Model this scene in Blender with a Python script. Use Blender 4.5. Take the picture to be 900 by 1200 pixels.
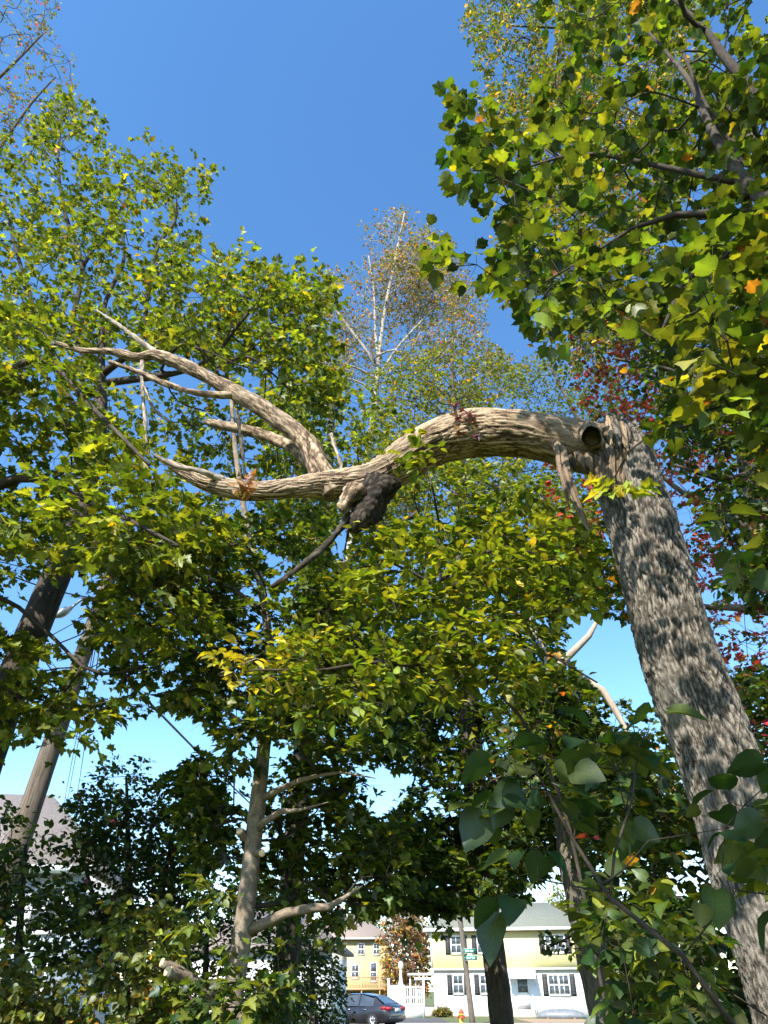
import bpy, math, random
import numpy as np
from mathutils import Matrix, Vector, noise as mnoise

for o in list(bpy.data.objects):
    bpy.data.objects.remove(o, do_unlink=True)
scene = bpy.context.scene
C = scene.collection
RAD = math.radians
rng = np.random.default_rng(11)
random.seed(5)

# ------------------------------------------------------------------ camera
PITCH = RAD(34.0)
FPX = 832.0
CAMZ = 1.6
cd = bpy.data.cameras.new("camera")
cam = bpy.data.objects.new("camera", cd)
C.objects.link(cam)
cam.location = (0, 0, CAMZ)
cam.rotation_euler = (math.pi / 2 + PITCH, 0, 0)
cd.sensor_fit = 'VERTICAL'
cd.sensor_height = 36.0
cd.lens = 36.0 * FPX / 1200.0
cd.clip_start = 0.05
cd.clip_end = 3000
scene.camera = cam

# ------------------------------------------------------------------ sky, sun, exposure
SUN_EL, SUN_AZ = RAD(43), RAD(24)         # sun stands behind the camera, a little to its left
to_sun = Vector((-math.sin(SUN_AZ) * math.cos(SUN_EL), -math.cos(SUN_AZ) * math.cos(SUN_EL), math.sin(SUN_EL)))
world = bpy.data.worlds.new("World")
scene.world = world
world.use_nodes = True
wn = world.node_tree
wn.nodes.clear()
sky = wn.nodes.new('ShaderNodeTexSky')
sky.sky_type = 'NISHITA'
sky.sun_disc = False
sky.sun_elevation = SUN_EL
sky.sun_rotation = math.atan2(to_sun.x, to_sun.y)
sky.altitude = 200
sky.air_density = 1.0
sky.dust_density = 0.2
sky.ozone_density = 1.0
bg = wn.nodes.new('ShaderNodeBackground')
bg.inputs['Strength'].default_value = 0.15
wo = wn.nodes.new('ShaderNodeOutputWorld')
hsv = wn.nodes.new('ShaderNodeHueSaturation')      # the camera's saturated rendering of a clear October sky
hsv.inputs['Saturation'].default_value = 1.25
hsv.inputs['Value'].default_value = 1.08
wn.links.new(sky.outputs[0], hsv.inputs['Color'])
wn.links.new(hsv.outputs[0], bg.inputs[0])
wn.links.new(bg.outputs[0], wo.inputs[0])
sl = bpy.data.lights.new("sun", 'SUN')
sl.energy = 5.0
sl.angle = RAD(0.53)
sl.color = (1.0, 0.95, 0.86)
so = bpy.data.objects.new("sun", sl)
so.rotation_euler = to_sun.to_track_quat('Z', 'Y').to_euler()
so.location = (-10, -20, 30)
C.objects.link(so)
vs = scene.view_settings
vs.view_transform = 'Standard'
vs.look = 'None'
vs.gamma = 1.0
vs.exposure = 1.15
scene.render.engine = 'CYCLES'
scene.cycles.max_bounces = 7
scene.cycles.diffuse_bounces = 2
scene.cycles.glossy_bounces = 2
scene.cycles.transmission_bounces = 5
scene.cycles.caustics_reflective = False
scene.cycles.caustics_refractive = False

# ------------------------------------------------------------------ pixel (900x1200 photo) + distance along Y -> point
SP, CP = math.sin(PITCH), math.cos(PITCH)


def depth_of(v, Y):
    y = (600 - np.asarray(v, float)) / FPX
    return Y / (CP - y * SP)


def P(u, v, Y):
    u = np.asarray(u, float); v = np.asarray(v, float); Y = np.asarray(Y, float)
    x = (u - 450) / FPX
    y = (600 - v) / FPX
    t = Y / (CP - y * SP)
    return np.stack([x * t, Y + 0 * t, CAMZ + t * (SP + y * CP)], -1)


def project(p):
    p = np.asarray(p, float)
    X, Yy, Z = p[..., 0], p[..., 1], p[..., 2] - CAMZ
    t = Yy * CP + Z * SP
    up = -Yy * SP + Z * CP
    return 450 + FPX * X / t, 600 - FPX * up / t, t


def path_px(lst):
    """[(u, v, Y, radius_px)] -> points, radii in metres"""
    a = np.array(lst, float)
    p = P(a[:, 0], a[:, 1], a[:, 2])
    return p, a[:, 3] * depth_of(a[:, 1], a[:, 2]) / FPX


# ------------------------------------------------------------------ materials
MATS = {}


def newmat(name):
    m = bpy.data.materials.new(name)
    m.use_nodes = True
    nt = m.node_tree
    nt.nodes.clear()
    out = nt.nodes.new('ShaderNodeOutputMaterial')
    return m, nt, out


def N(nt, typ, **kw):
    n = nt.nodes.new(typ)
    for k, v in kw.items():
        if k in n.inputs:
            n.inputs[k].default_value = v
        else:
            setattr(n, k, v)
    return n


def ramp(nt, stops):
    r = nt.nodes.new('ShaderNodeValToRGB')
    e = r.color_ramp.elements
    while len(e) < len(stops):
        e.new(0.5)
    for i, (p, c) in enumerate(stops):
        e[i].position = p
        e[i].color = (*c, 1)
    return r


def leaf_material(name, trans=0.5, gloss=0.06):
    m, nt, out = newmat(name)
    at = N(nt, 'ShaderNodeAttribute', attribute_name='leafcol')
    tc = N(nt, 'ShaderNodeTexCoord')
    no = N(nt, 'ShaderNodeTexNoise', Scale=28.0, Detail=3.0)
    nt.links.new(tc.outputs['Object'], no.inputs['Vector'])
    hs = N(nt, 'ShaderNodeHueSaturation', Saturation=1.0)
    mr = N(nt, 'ShaderNodeMapRange')
    mr.inputs['From Min'].default_value = 0.3; mr.inputs['From Max'].default_value = 0.7
    mr.inputs['To Min'].default_value = 0.72; mr.inputs['To Max'].default_value = 1.28
    nt.links.new(no.outputs[0], mr.inputs['Value'])
    nt.links.new(mr.outputs[0], hs.inputs['Value'])
    nt.links.new(at.outputs['Color'], hs.inputs['Color'])
    # underside of a leaf is paler
    geo = N(nt, 'ShaderNodeNewGeometry')
    pale = N(nt, 'ShaderNodeMix', data_type='RGBA')
    pale.inputs[7].default_value = (0.16, 0.19, 0.10, 1)
    ml = N(nt, 'ShaderNodeMath', operation='MULTIPLY')
    ml.inputs[1].default_value = 0.10
    nt.links.new(geo.outputs['Backfacing'], ml.inputs[0])
    nt.links.new(ml.outputs[0], pale.inputs[0])
    nt.links.new(hs.outputs[0], pale.inputs[6])
    dif = N(nt, 'ShaderNodeBsdfDiffuse')
    nt.links.new(pale.outputs[2], dif.inputs['Color'])
    tint = N(nt, 'ShaderNodeMix', data_type='RGBA', blend_type='MULTIPLY')
    tint.inputs[0].default_value = 1.0
    tint.inputs[7].default_value = (1.7, 1.6, 0.42, 1)
    nt.links.new(hs.outputs[0], tint.inputs[6])
    tr = N(nt, 'ShaderNodeBsdfTranslucent')
    nt.links.new(tint.outputs[2], tr.inputs['Color'])
    mx = N(nt, 'ShaderNodeMixShader', Fac=trans)
    nt.links.new(dif.outputs[0], mx.inputs[1])
    nt.links.new(tr.outputs[0], mx.inputs[2])
    gl = N(nt, 'ShaderNodeBsdfGlossy', Roughness=0.5)
    gl.inputs['Color'].default_value = (0.9, 0.95, 1.0, 1)
    m2 = N(nt, 'ShaderNodeMixShader', Fac=gloss)
    nt.links.new(mx.outputs[0], m2.inputs[1])
    nt.links.new(gl.outputs[0], m2.inputs[2])
    nt.links.new(m2.outputs[0], out.inputs[0])
    return m


def bark_material(name, dark, mid, light, scale=24.0, stretch=0.16, bump=0.6, lichen=None, rough=0.9):
    m, nt, out = newmat(name)
    at = N(nt, 'ShaderNodeAttribute', attribute_name='bk')
    mp = N(nt, 'ShaderNodeMapping')
    mp.inputs['Scale'].default_value = (1, 1, stretch)
    nt.links.new(at.outputs['Vector'], mp.inputs['Vector'])
    n1 = N(nt, 'ShaderNodeTexNoise', Scale=scale, Detail=8.0, Roughness=0.65, Distortion=0.8)
    nt.links.new(mp.outputs[0], n1.inputs['Vector'])
    n2 = N(nt, 'ShaderNodeTexNoise', Scale=scale * 5, Detail=5.0, Roughness=0.75)
    nt.links.new(at.outputs['Vector'], n2.inputs['Vector'])
    n3 = N(nt, 'ShaderNodeTexNoise', Scale=2.2, Detail=5.0)
    nt.links.new(at.outputs['Vector'], n3.inputs['Vector'])
    mixf = N(nt, 'ShaderNodeMix', data_type='FLOAT')
    mixf.inputs[0].default_value = 0.5
    nt.links.new(n1.outputs[0], mixf.inputs[2]); nt.links.new(n2.outputs[0], mixf.inputs[3])
    hat = N(nt, 'ShaderNodeAttribute', attribute_name='ht')
    hsum = N(nt, 'ShaderNodeMath', operation='MULTIPLY_ADD')
    hsum.inputs[1].default_value = 0.20; hsum.inputs[2].default_value = -0.12
    nt.links.new(hat.outputs['Fac'], hsum.inputs[0])
    hadd = N(nt, 'ShaderNodeMath', operation='ADD')
    nt.links.new(hsum.outputs[0], hadd.inputs[0]); nt.links.new(mixf.outputs[0], hadd.inputs[1])
    r = ramp(nt, [(0.39, dark), (0.5, mid), (0.60, light)])
    nt.links.new(hadd.outputs[0], r.inputs[0])
    col = r.outputs[0]
    lm = N(nt, 'ShaderNodeMix', data_type='RGBA')
    rr = ramp(nt, [(0.48, (0, 0, 0)), (0.66, (1, 1, 1))])
    nt.links.new(n3.outputs[0], rr.inputs[0])
    fm = N(nt, 'ShaderNodeMath', operation='MULTIPLY'); fm.inputs[1].default_value = 0.55
    nt.links.new(rr.outputs[0], fm.inputs[0])
    nt.links.new(fm.outputs[0], lm.inputs[0])
    nt.links.new(col, lm.inputs[6])
    lm.inputs[7].default_value = (*(lichen or light), 1)
    bs = N(nt, 'ShaderNodeBsdfPrincipled', Roughness=rough)
    bs.inputs['Specular IOR Level'].default_value = 0.2
    nt.links.new(lm.outputs[2], bs.inputs['Base Color'])
    bp = N(nt, 'ShaderNodeBump', Strength=bump, Distance=0.02)
    nt.links.new(mixf.outputs[0], bp.inputs['Height'])
    nt.links.new(bp.outputs[0], bs.inputs['Normal'])
    nt.links.new(bs.outputs[0], out.inputs[0])
    return m


def plain(name, col, rough=0.7, noise=0.15, scale=8.0, bump=0.0, metal=0.0, spec=0.5, coat=0.0):
    m, nt, out = newmat(name)
    tc = N(nt, 'ShaderNodeTexCoord')
    n1 = N(nt, 'ShaderNodeTexNoise', Scale=scale, Detail=6.0)
    nt.links.new(tc.outputs['Object'], n1.inputs['Vector'])
    r = ramp(nt, [(0.3, tuple(c * (1 - noise) for c in col)), (0.7, tuple(min(1, c * (1 + noise)) for c in col))])
    nt.links.new(n1.outputs[0], r.inputs[0])
    bs = N(nt, 'ShaderNodeBsdfPrincipled', Roughness=rough, Metallic=metal)
    bs.inputs['Specular IOR Level'].default_value = spec
    bs.inputs['Coat Weight'].default_value = coat
    nt.links.new(r.outputs[0], bs.inputs['Base Color'])
    if bump:
        bp = N(nt, 'ShaderNodeBump', Strength=bump, Distance=0.02)
        nt.links.new(n1.outputs[0], bp.inputs['Height'])
        nt.links.new(bp.outputs[0], bs.inputs['Normal'])
    nt.links.new(bs.outputs[0], out.inputs[0])
    return m


def siding(name, col, pitch=0.13):
    m, nt, out = newmat(name)
    tc = N(nt, 'ShaderNodeTexCoord')
    sx = N(nt, 'ShaderNodeSeparateXYZ')
    nt.links.new(tc.outputs['Object'], sx.inputs[0])
    md = N(nt, 'ShaderNodeMath', operation='DIVIDE'); md.inputs[1].default_value = pitch
    nt.links.new(sx.outputs[2], md.inputs[0])
    fr = N(nt, 'ShaderNodeMath', operation='FRACT')
    nt.links.new(md.outputs[0], fr.inputs[0])
    n1 = N(nt, 'ShaderNodeTexNoise', Scale=1.3, Detail=6.0)
    nt.links.new(tc.outputs['Object'], n1.inputs['Vector'])
    r = ramp(nt, [(0.3, tuple(c * 0.9 for c in col)), (0.7, col)])
    nt.links.new(n1.outputs[0], r.inputs[0])
    bs = N(nt, 'ShaderNodeBsdfPrincipled', Roughness=0.65)
    nt.links.new(r.outputs[0], bs.inputs['Base Color'])
    bp = N(nt, 'ShaderNodeBump', Strength=0.9, Distance=0.03, invert=True)
    nt.links.new(fr.outputs[0], bp.inputs['Height'])
    nt.links.new(bp.outputs[0], bs.inputs['Normal'])
    nt.links.new(bs.outputs[0], out.inputs[0])
    return m


M = {}
M['leaf'] = leaf_material('leaf_tissue', 0.42, 0.03)
M['bark_grey'] = bark_material('furrowed_grey_bark', (0.035, 0.029, 0.023), (0.13, 0.11, 0.088), (0.29, 0.255, 0.21), 34, 0.18, 0.8, (0.20, 0.18, 0.15))
M['bark_dark'] = bark_material('dark_bark', (0.022, 0.018, 0.014), (0.06, 0.048, 0.037), (0.125, 0.103, 0.08), 24, 0.2, 0.6)
M['bark_tan'] = bark_material('smooth_tan_bark', (0.09, 0.065, 0.045), (0.18, 0.14, 0.10), (0.29, 0.235, 0.175), 22, 0.5, 0.35, (0.36, 0.32, 0.26))
M['bark_pale'] = bark_material('pale_birch_bark', (0.14, 0.125, 0.11), (0.28, 0.26, 0.23), (0.44, 0.415, 0.375), 14, 1.2, 0.2)
M['wood'] = bark_material('weathered_limb_wood', (0.05, 0.032, 0.02), (0.25, 0.175, 0.11), (0.52, 0.40, 0.27), 26, 0.07, 0.9, (0.36, 0.28, 0.20))
M['wood_dead'] = bark_material('bleached_dead_wood', (0.16, 0.125, 0.095), (0.34, 0.285, 0.225), (0.50, 0.44, 0.36), 30, 0.15, 0.5)
M['heart'] = bark_material('torn_heartwood', (0.06, 0.04, 0.025), (0.20, 0.14, 0.09), (0.36, 0.27, 0.18), 40, 0.06, 0.9)
M['cut'] = plain('fresh_sawn_wood', (0.68, 0.52, 0.30), 0.7, 0.12, 30)
M['twig'] = bark_material('twig_bark', (0.02, 0.016, 0.012), (0.045, 0.036, 0.028), (0.08, 0.066, 0.05), 40, 0.3, 0.2)
M['pole'] = bark_material('pole_timber', (0.06, 0.047, 0.036), (0.12, 0.098, 0.078), (0.19, 0.16, 0.13), 26, 0.06, 0.4)
M['white'] = plain('white_paint', (0.8, 0.8, 0.78), 0.55, 0.04, 3)
M['vinyl_white'] = siding('white_siding', (0.80, 0.80, 0.78))
M['vinyl_yellow'] = siding('yellow_siding', (0.70, 0.62, 0.30))
M['vinyl_cream'] = siding('cream_siding', (0.66, 0.53, 0.26))
M['vinyl_blue'] = siding('pale_blue_siding', (0.62, 0.68, 0.74), 0.16)
M['vinyl_grey'] = siding('grey_green_siding', (0.40, 0.43, 0.40))
M['roof_green'] = plain('green_grey_shingle', (0.15, 0.16, 0.13), 0.9, 0.3, 14, 0.5)
M['roof_tan'] = plain('tan_shingle', (0.24, 0.19, 0.16), 0.9, 0.25, 14, 0.5)
M['roof_grey'] = plain('grey_shingle', (0.20, 0.17, 0.15), 0.9, 0.25, 14, 0.5)
M['shutter'] = plain('charcoal_paint', (0.045, 0.045, 0.05), 0.6, 0.1, 5)
M['glass'] = plain('window_glass', (0.06, 0.075, 0.09), 0.06, 0.3, 2, 0, 0, 0.8)
M['brick'] = plain('brick', (0.30, 0.12, 0.08), 0.9, 0.3, 20, 0.3)
M['deckwood'] = plain('deck_timber', (0.48, 0.30, 0.16), 0.8, 0.2, 10)
M['concrete'] = plain('step_concrete', (0.42, 0.36, 0.29), 0.9, 0.15, 8)
M['carpaint'] = plain('car_paint', (0.045, 0.045, 0.05), 0.28, 0.05, 3, 0, 0.5, 0.6, 0.7)
M['rubber'] = plain('tyre_rubber', (0.02, 0.02, 0.02), 0.85, 0.1, 10)
M['alloy'] = plain('alloy_wheel', (0.55, 0.55, 0.56), 0.3, 0.05, 5, 0, 0.9)
M['taillight'] = plain('red_lens', (0.45, 0.015, 0.02), 0.2, 0.1, 5)
M['chrome'] = plain('chrome', (0.7, 0.7, 0.7), 0.15, 0.02, 5, 0, 1.0)
M['sign'] = plain('green_sign', (0.0, 0.20, 0.12), 0.4, 0.05, 5)
M['hyd_red'] = plain('hydrant_red', (0.55, 0.06, 0.03), 0.5, 0.1, 8)
M['hyd_yel'] = plain('hydrant_yellow', (0.75, 0.50, 0.04), 0.5, 0.1, 8)
M['tarp'] = plain('grey_hull', (0.15, 0.165, 0.18), 0.5, 0.2, 5, 0.2)
M['metal'] = plain('grey_metal', (0.35, 0.36, 0.37), 0.4, 0.1, 6, 0, 0.7)
M['wire'] = plain('black_cable', (0.015, 0.015, 0.015), 0.6, 0.1, 6)
M['asphalt'] = plain('asphalt', (0.07, 0.07, 0.072), 0.9, 0.25, 12, 0.2)
M['dirt'] = plain('drive_dirt', (0.30, 0.21, 0.13), 0.95, 0.2, 4, 0.3)


def ground_material():
    m, nt, out = newmat('leaf_litter_and_grass')
    tc = N(nt, 'ShaderNodeTexCoord')
    n1 = N(nt, 'ShaderNodeTexNoise', Scale=0.5, Detail=8.0)
    n2 = N(nt, 'ShaderNodeTexNoise', Scale=14.0, Detail=8.0, Roughness=0.7)
    for n in (n1, n2):
        nt.links.new(tc.outputs['Object'], n.inputs['Vector'])
    a = ramp(nt, [(0.3, (0.05, 0.085, 0.02)), (0.7, (0.11, 0.15, 0.035))])
    b = ramp(nt, [(0.3, (0.08, 0.05, 0.025)), (0.7, (0.22, 0.15, 0.08))])
    nt.links.new(n2.outputs[0], a.inputs[0]); nt.links.new(n2.outputs[0], b.inputs[0])
    f = ramp(nt, [(0.5, (0, 0, 0)), (0.62, (1, 1, 1))])
    nt.links.new(n1.outputs[0], f.inputs[0])
    mx = N(nt, 'ShaderNodeMix', data_type='RGBA')
    nt.links.new(f.outputs[0], mx.inputs[0])
    nt.links.new(a.outputs[0], mx.inputs[6]); nt.links.new(b.outputs[0], mx.inputs[7])
    bs = N(nt, 'ShaderNodeBsdfPrincipled', Roughness=0.95)
    nt.links.new(mx.outputs[2], bs.inputs['Base Color'])
    bp = N(nt, 'ShaderNodeBump', Strength=0.6, Distance=0.05)
    nt.links.new(n2.outputs[0], bp.inputs['Height'])
    nt.links.new(bp.outputs[0], bs.inputs['Normal'])
    nt.links.new(bs.outputs[0], out.inputs[0])
    return m


M['ground'] = ground_material()


# ------------------------------------------------------------------ mesh building
class MB:
    """collects polygons, then becomes ONE mesh object"""
    def __init__(self):
        self.v = []; self.f4 = []; self.f3 = []; self.bk = []; self.ht = []; self.n = 0

    def add(self, V, quads=None, tris=None, bk=None, ht=None):
        V = np.asarray(V, float)
        if quads is not None and len(quads):
            self.f4.append(np.asarray(quads, np.int64) + self.n)
        if tris is not None and len(tris):
            self.f3.append(np.asarray(tris, np.int64) + self.n)
        self.v.append(V)
        self.bk.append(V if bk is None else np.asarray(bk, float))
        self.ht.append(np.full(len(V), 0.6) if ht is None else np.asarray(ht, float))
        self.n += len(V)
        return self

    def box(self, c, s, rz=0.0):
        c = np.asarray(c, float); h = np.asarray(s, float) / 2
        V = np.array([[x, y, z] for z in (-1, 1) for y in (-1, 1) for x in (-1, 1)], float) * h
        if rz:
            ca, sa = math.cos(rz), math.sin(rz)
            V = np.stack([V[:, 0] * ca - V[:, 1] * sa, V[:, 0] * sa + V[:, 1] * ca, V[:, 2]], -1)
        return self.add(V + c, [[0, 2, 3, 1], [4, 5, 7, 6], [0, 1, 5, 4], [2, 6, 7, 3], [0, 4, 6, 2], [1, 3, 7, 5]])

    def bx(self, x0, x1, y0, y1, z0, z1):
        return self.box(((x0 + x1) / 2, (y0 + y1) / 2, (z0 + z1) / 2), (abs(x1 - x0), abs(y1 - y0), abs(z1 - z0)))

    def build(self, name, mat, parent=None, base=(0, 0, 0), smooth=False, extra=None):
        V = np.concatenate(self.v) - np.asarray(base, float)
        bk = np.concatenate(self.bk)
        q = np.concatenate(self.f4) if self.f4 else np.zeros((0, 4), np.int64)
        t = np.concatenate(self.f3) if self.f3 else np.zeros((0, 3), np.int64)
        return link_mesh(name, raw_mesh(name, V, q, t, {'bk': ('FLOAT_VECTOR', bk), 'ht': ('FLOAT', np.concatenate(self.ht))}, mat, smooth), parent)


def raw_mesh(name, V, q, t, attrs, mat, smooth=False):
    me = bpy.data.meshes.new(name)
    me.vertices.add(len(V))
    me.vertices.foreach_set('co', np.ascontiguousarray(V, np.float32).ravel())
    nl = len(q) * 4 + len(t) * 3
    me.loops.add(nl)
    me.loops.foreach_set('vertex_index', np.concatenate([q.ravel(), t.ravel()]).astype(np.int32))
    me.polygons.add(len(q) + len(t))
    starts = np.concatenate([np.arange(len(q)) * 4, len(q) * 4 + np.arange(len(t)) * 3]).astype(np.int32)
    me.polygons.foreach_set('loop_start', starts)
    if smooth:
        me.polygons.foreach_set('use_smooth', np.ones(len(q) + len(t), bool))
    for k, (ty, arr) in attrs.items():
        a = me.attributes.new(k, ty, 'POINT')
        a.data.foreach_set({'FLOAT_VECTOR': 'vector', 'FLOAT': 'value', 'FLOAT_COLOR': 'color'}[ty], np.ascontiguousarray(arr, np.float32).ravel())
    me.materials.append(mat)
    me.update(calc_edges=True)
    return me


def link_mesh(name, me, parent=None):
    o = bpy.data.objects.new(name, me)
    C.objects.link(o)
    if parent is not None:
        o.parent = parent
    return o


def thing(name, label, cat, loc=(0, 0, 0), rz=0.0, group=None):
    o = bpy.data.objects.new(name, None)
    o.empty_display_size = 0.2
    C.objects.link(o)
    o.location = loc
    o.rotation_euler = (0, 0, rz)
    tag(o, label, cat, group)
    return o


def tag(o, label, cat, group=None):
    o['label'] = label; o['category'] = cat
    if group:
        o['group'] = group
    return o


def resample(pts, rad, step):
    """Catmull-Rom through pts, sampled about every step metres"""
    pts = np.asarray(pts, float); rad = np.asarray(rad, float)
    d = np.concatenate([pts, rad[:, None]], 1)
    a = np.concatenate([2 * d[:1] - d[1:2], d, 2 * d[-1:] - d[-2:-1]])
    out = []
    for i in range(len(d) - 1):
        p0, p1, p2, p3 = a[i:i + 4]
        n = max(1, int(np.linalg.norm(p2[:3] - p1[:3]) / step))
        s = np.linspace(0, 1, n, endpoint=False)[:, None]
        out.append(0.5 * (2 * p1 + (p2 - p0) * s + (2 * p0 - 5 * p1 + 4 * p2 - p3) * s ** 2 + (3 * p1 - p0 - 3 * p2 + p3) * s ** 3))
    out.append(d[-1:])
    o = np.concatenate(out)
    return o[:, :3], np.maximum(o[:, 3], 0.0008)


def tube(mb, pts, rad, n=8, disp=None, cap0=True, cap1=True):
    pts = np.asarray(pts, float); rad = np.asarray(rad, float)
    k = len(pts)
    T = np.gradient(pts, axis=0)
    T /= np.linalg.norm(T, axis=1)[:, None] + 1e-12
    a = np.array([1.0, 0, 0]) if abs(T[0][0]) < 0.8 else np.array([0, 1.0, 0])
    U = np.zeros((k, 3))
    u = a - T[0] * (a @ T[0]); u /= np.linalg.norm(u); U[0] = u
    for i in range(1, k):
        u = u - T[i] * (u @ T[i]); u /= np.linalg.norm(u) + 1e-12; U[i] = u
    W = np.cross(T, U)
    ang = np.arange(n) * 2 * math.pi / n
    ca, sa = np.cos(ang), np.sin(ang)
    s = np.concatenate([[0], np.cumsum(np.linalg.norm(np.diff(pts, axis=0), axis=1))])
    bk = np.stack([rad[:, None] * ca, rad[:, None] * sa, np.repeat(s[:, None], n, 1)], -1)
    R = np.repeat(rad[:, None], n, 1)
    H = np.full((k, n), 0.6)
    if disp is not None:
        dd = disp(bk, ang, s, rad)
        if isinstance(dd, tuple):
            dd, H = dd
        R = R + dd
    V = pts[:, None, :] + R[:, :, None] * (U[:, None, :] * ca[None, :, None] + W[:, None, :] * sa[None, :, None])
    i = np.arange(k - 1)[:, None] * n; j = np.arange(n)[None, :]; j2 = (j + 1) % n
    q = np.stack([i + j, i + j2, i + n + j2, i + n + j], -1).reshape(-1, 4)
    V = V.reshape(-1, 3); bkf = bk.reshape(-1, 3); H = H.reshape(-1)
    tris = []
    if cap0:
        V = np.concatenate([V, pts[:1]]); bkf = np.concatenate([bkf, [[0, 0, 0]]])
        c = len(V) - 1
        tris += [[c, (x + 1) % n, x] for x in range(n)]
    if cap1:
        V = np.concatenate([V, pts[-1:]]); bkf = np.concatenate([bkf, [[0, 0, s[-1]]]])
        c = len(V) - 1; b = (k - 1) * n
        tris += [[c, b + x, b + (x + 1) % n] for x in range(n)]
    H = np.concatenate([H, np.full(len(V) - len(H), 0.6)])
    mb.add(V, q, tris, bkf, H)
    return mb


def voro(pt):
    d, _ = mnoise.voronoi(pt)
    return d[1] - d[0]


def bark_disp(scale, stretch, amp, lump=0.0, lumpscale=1.5, seed=0.0, edge=2.6):
    """furrows between elongated bark plates, plus slow lumps of the stem; returns offset and furrow height"""
    def f(bk, ang, s, rad):
        out = np.zeros(bk.shape[:2]); H = np.zeros(bk.shape[:2])
        for i in range(bk.shape[0]):
            for j in range(bk.shape[1]):
                x, y, z = bk[i, j]
                w = mnoise.noise((x * 11 + seed, y * 11, z * 4)) * 0.03
                w2 = mnoise.noise((x * 7, y * 7 + seed, z * 5 + 3)) * 0.03
                e = voro(((x + w) * scale + seed, (y + w2) * scale, z * scale * stretch))
                h = min(1.0, e * edge)
                fine = mnoise.noise((x * scale * 3, y * scale * 3, z * scale * 0.9 + seed))
                h = h + 0.45 * fine
                H[i, j] = h
                out[i, j] = amp * (h - 0.6)
                if lump:
                    out[i, j] += lump * mnoise.noise((x * lumpscale * 2 + seed, y * lumpscale * 2, z * lumpscale))
        return out, H
    return f


def rough_disp(amp, seed=0.0):
    def f(bk, ang, s, rad):
        out = np.zeros(bk.shape[:2])
        for i in range(bk.shape[0]):
            a = amp * rad[i]
            for j in range(bk.shape[1]):
                x, y, z = bk[i, j]
                out[i, j] = a * (mnoise.noise((x * 5 + seed, y * 5, z * 2.1)) + 0.5 * mnoise.noise((x * 16, y * 16 + seed, z * 5)))
        return out
    return f


# ------------------------------------------------------------------ leaves
def outline_leaf(half, center=(0.0, 0.42), fold=0.28, droop=0.25, stem=0.25):
    """half outline (x>=0) from base to tip, unit length; mirrored, folded along the midrib, with a thin stalk"""
    h = list(half)
    pts = h + [(-x, y) for x, y in reversed(h[1:-1])]
    V = [(center[0], center[1])] + pts
    V3 = [(x, y, fold * abs(x) - droop * (y - 0.3) ** 2) for x, y in V]
    n = len(pts)
    T = [[0, 1 + i, 1 + (i + 1) % n] for i in range(n)]
    b = len(V3)
    z0 = -droop * 0.09
    V3 += [(0.012, 0.02, z0), (-0.012, 0.02, z0), (0.0, -stem, z0 + 0.03)]
    T += [[b, b + 1, b + 2]]
    return np.array(V3, float), np.array(T, np.int64)


MAPLE = outline_leaf([(0, 0.02), (0.27, -0.08), (0.20, 0.12), (0.53, 0.36), (0.36, 0.41), (0.40, 0.55), (0.20, 0.55), (0.19, 0.74), (0.0, 1.0)])
BROAD = outline_leaf([(0, 0.0), (0.20, -0.05), (0.42, 0.10), (0.50, 0.33), (0.40, 0.47), (0.47, 0.66), (0.24, 0.70), (0.13, 0.84), (0.0, 1.0)], (0, 0.4), 0.30, 0.34)
OVAL = outline_leaf([(0, 0.0), (0.20, 0.12), (0.32, 0.36), (0.29, 0.60), (0.14, 0.84), (0.0, 1.0)], (0, 0.45), 0.22, 0.28, 0.15)
HEART = outline_leaf([(0, 0.03), (0.18, -0.06), (0.37, 0.10), (0.43, 0.34), (0.34, 0.60), (0.15, 0.84), (0.0, 1.0)], (0, 0.4), 0.2, 0.3, 0.2)
SMALL = (np.array([(0, 0, 0), (0.3, 0.45, 0.07), (0, 1, -0.1), (-0.3, 0.45, 0.07)], float), np.array([[0, 1, 2], [0, 2, 3]], np.int64))
TINYLOBE = (np.array([(0, 0, 0), (0.42, 0.2, 0.06), (0.2, 0.5, 0.02), (0, 1, -0.12), (-0.2, 0.5, 0.02), (-0.42, 0.2, 0.06)], float),
            np.array([[0, 1, 2], [0, 2, 3], [0, 3, 4], [0, 4, 5]], np.int64))

COL = dict(deep=(0.020, 0.046, 0.009), green=(0.062, 0.092, 0.013), mid=(0.122, 0.16, 0.02), lime=(0.22, 0.24, 0.028),  # deep is darkened so that leaf shade sits in the colour
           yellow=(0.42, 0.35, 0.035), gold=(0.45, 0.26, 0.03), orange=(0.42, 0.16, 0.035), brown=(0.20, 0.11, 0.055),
           red=(0.30, 0.030, 0.045), pink=(0.38, 0.07, 0.10), olive=(0.12, 0.13, 0.035), grey=(0.15, 0.17, 0.10), wine=(0.14, 0.025, 0.03))


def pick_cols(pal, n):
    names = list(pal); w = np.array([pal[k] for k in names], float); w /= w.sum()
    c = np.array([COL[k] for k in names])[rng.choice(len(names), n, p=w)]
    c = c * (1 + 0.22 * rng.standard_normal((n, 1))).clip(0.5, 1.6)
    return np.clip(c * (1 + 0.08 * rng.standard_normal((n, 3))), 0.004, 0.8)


def leaf_frames(pos, d, up, tilt):
    """frames: y = leaf direction, z = leaf normal"""
    n = len(pos)
    nz = np.asarray(up)[None, :] + tilt * rng.standard_normal((n, 3))
    y = d / (np.linalg.norm(d, axis=1)[:, None] + 1e-9)
    x = np.cross(y, nz); x /= np.linalg.norm(x, axis=1)[:, None] + 1e-9
    z = np.cross(x, y)
    return np.stack([x, y, z], -1)       # columns


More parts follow.
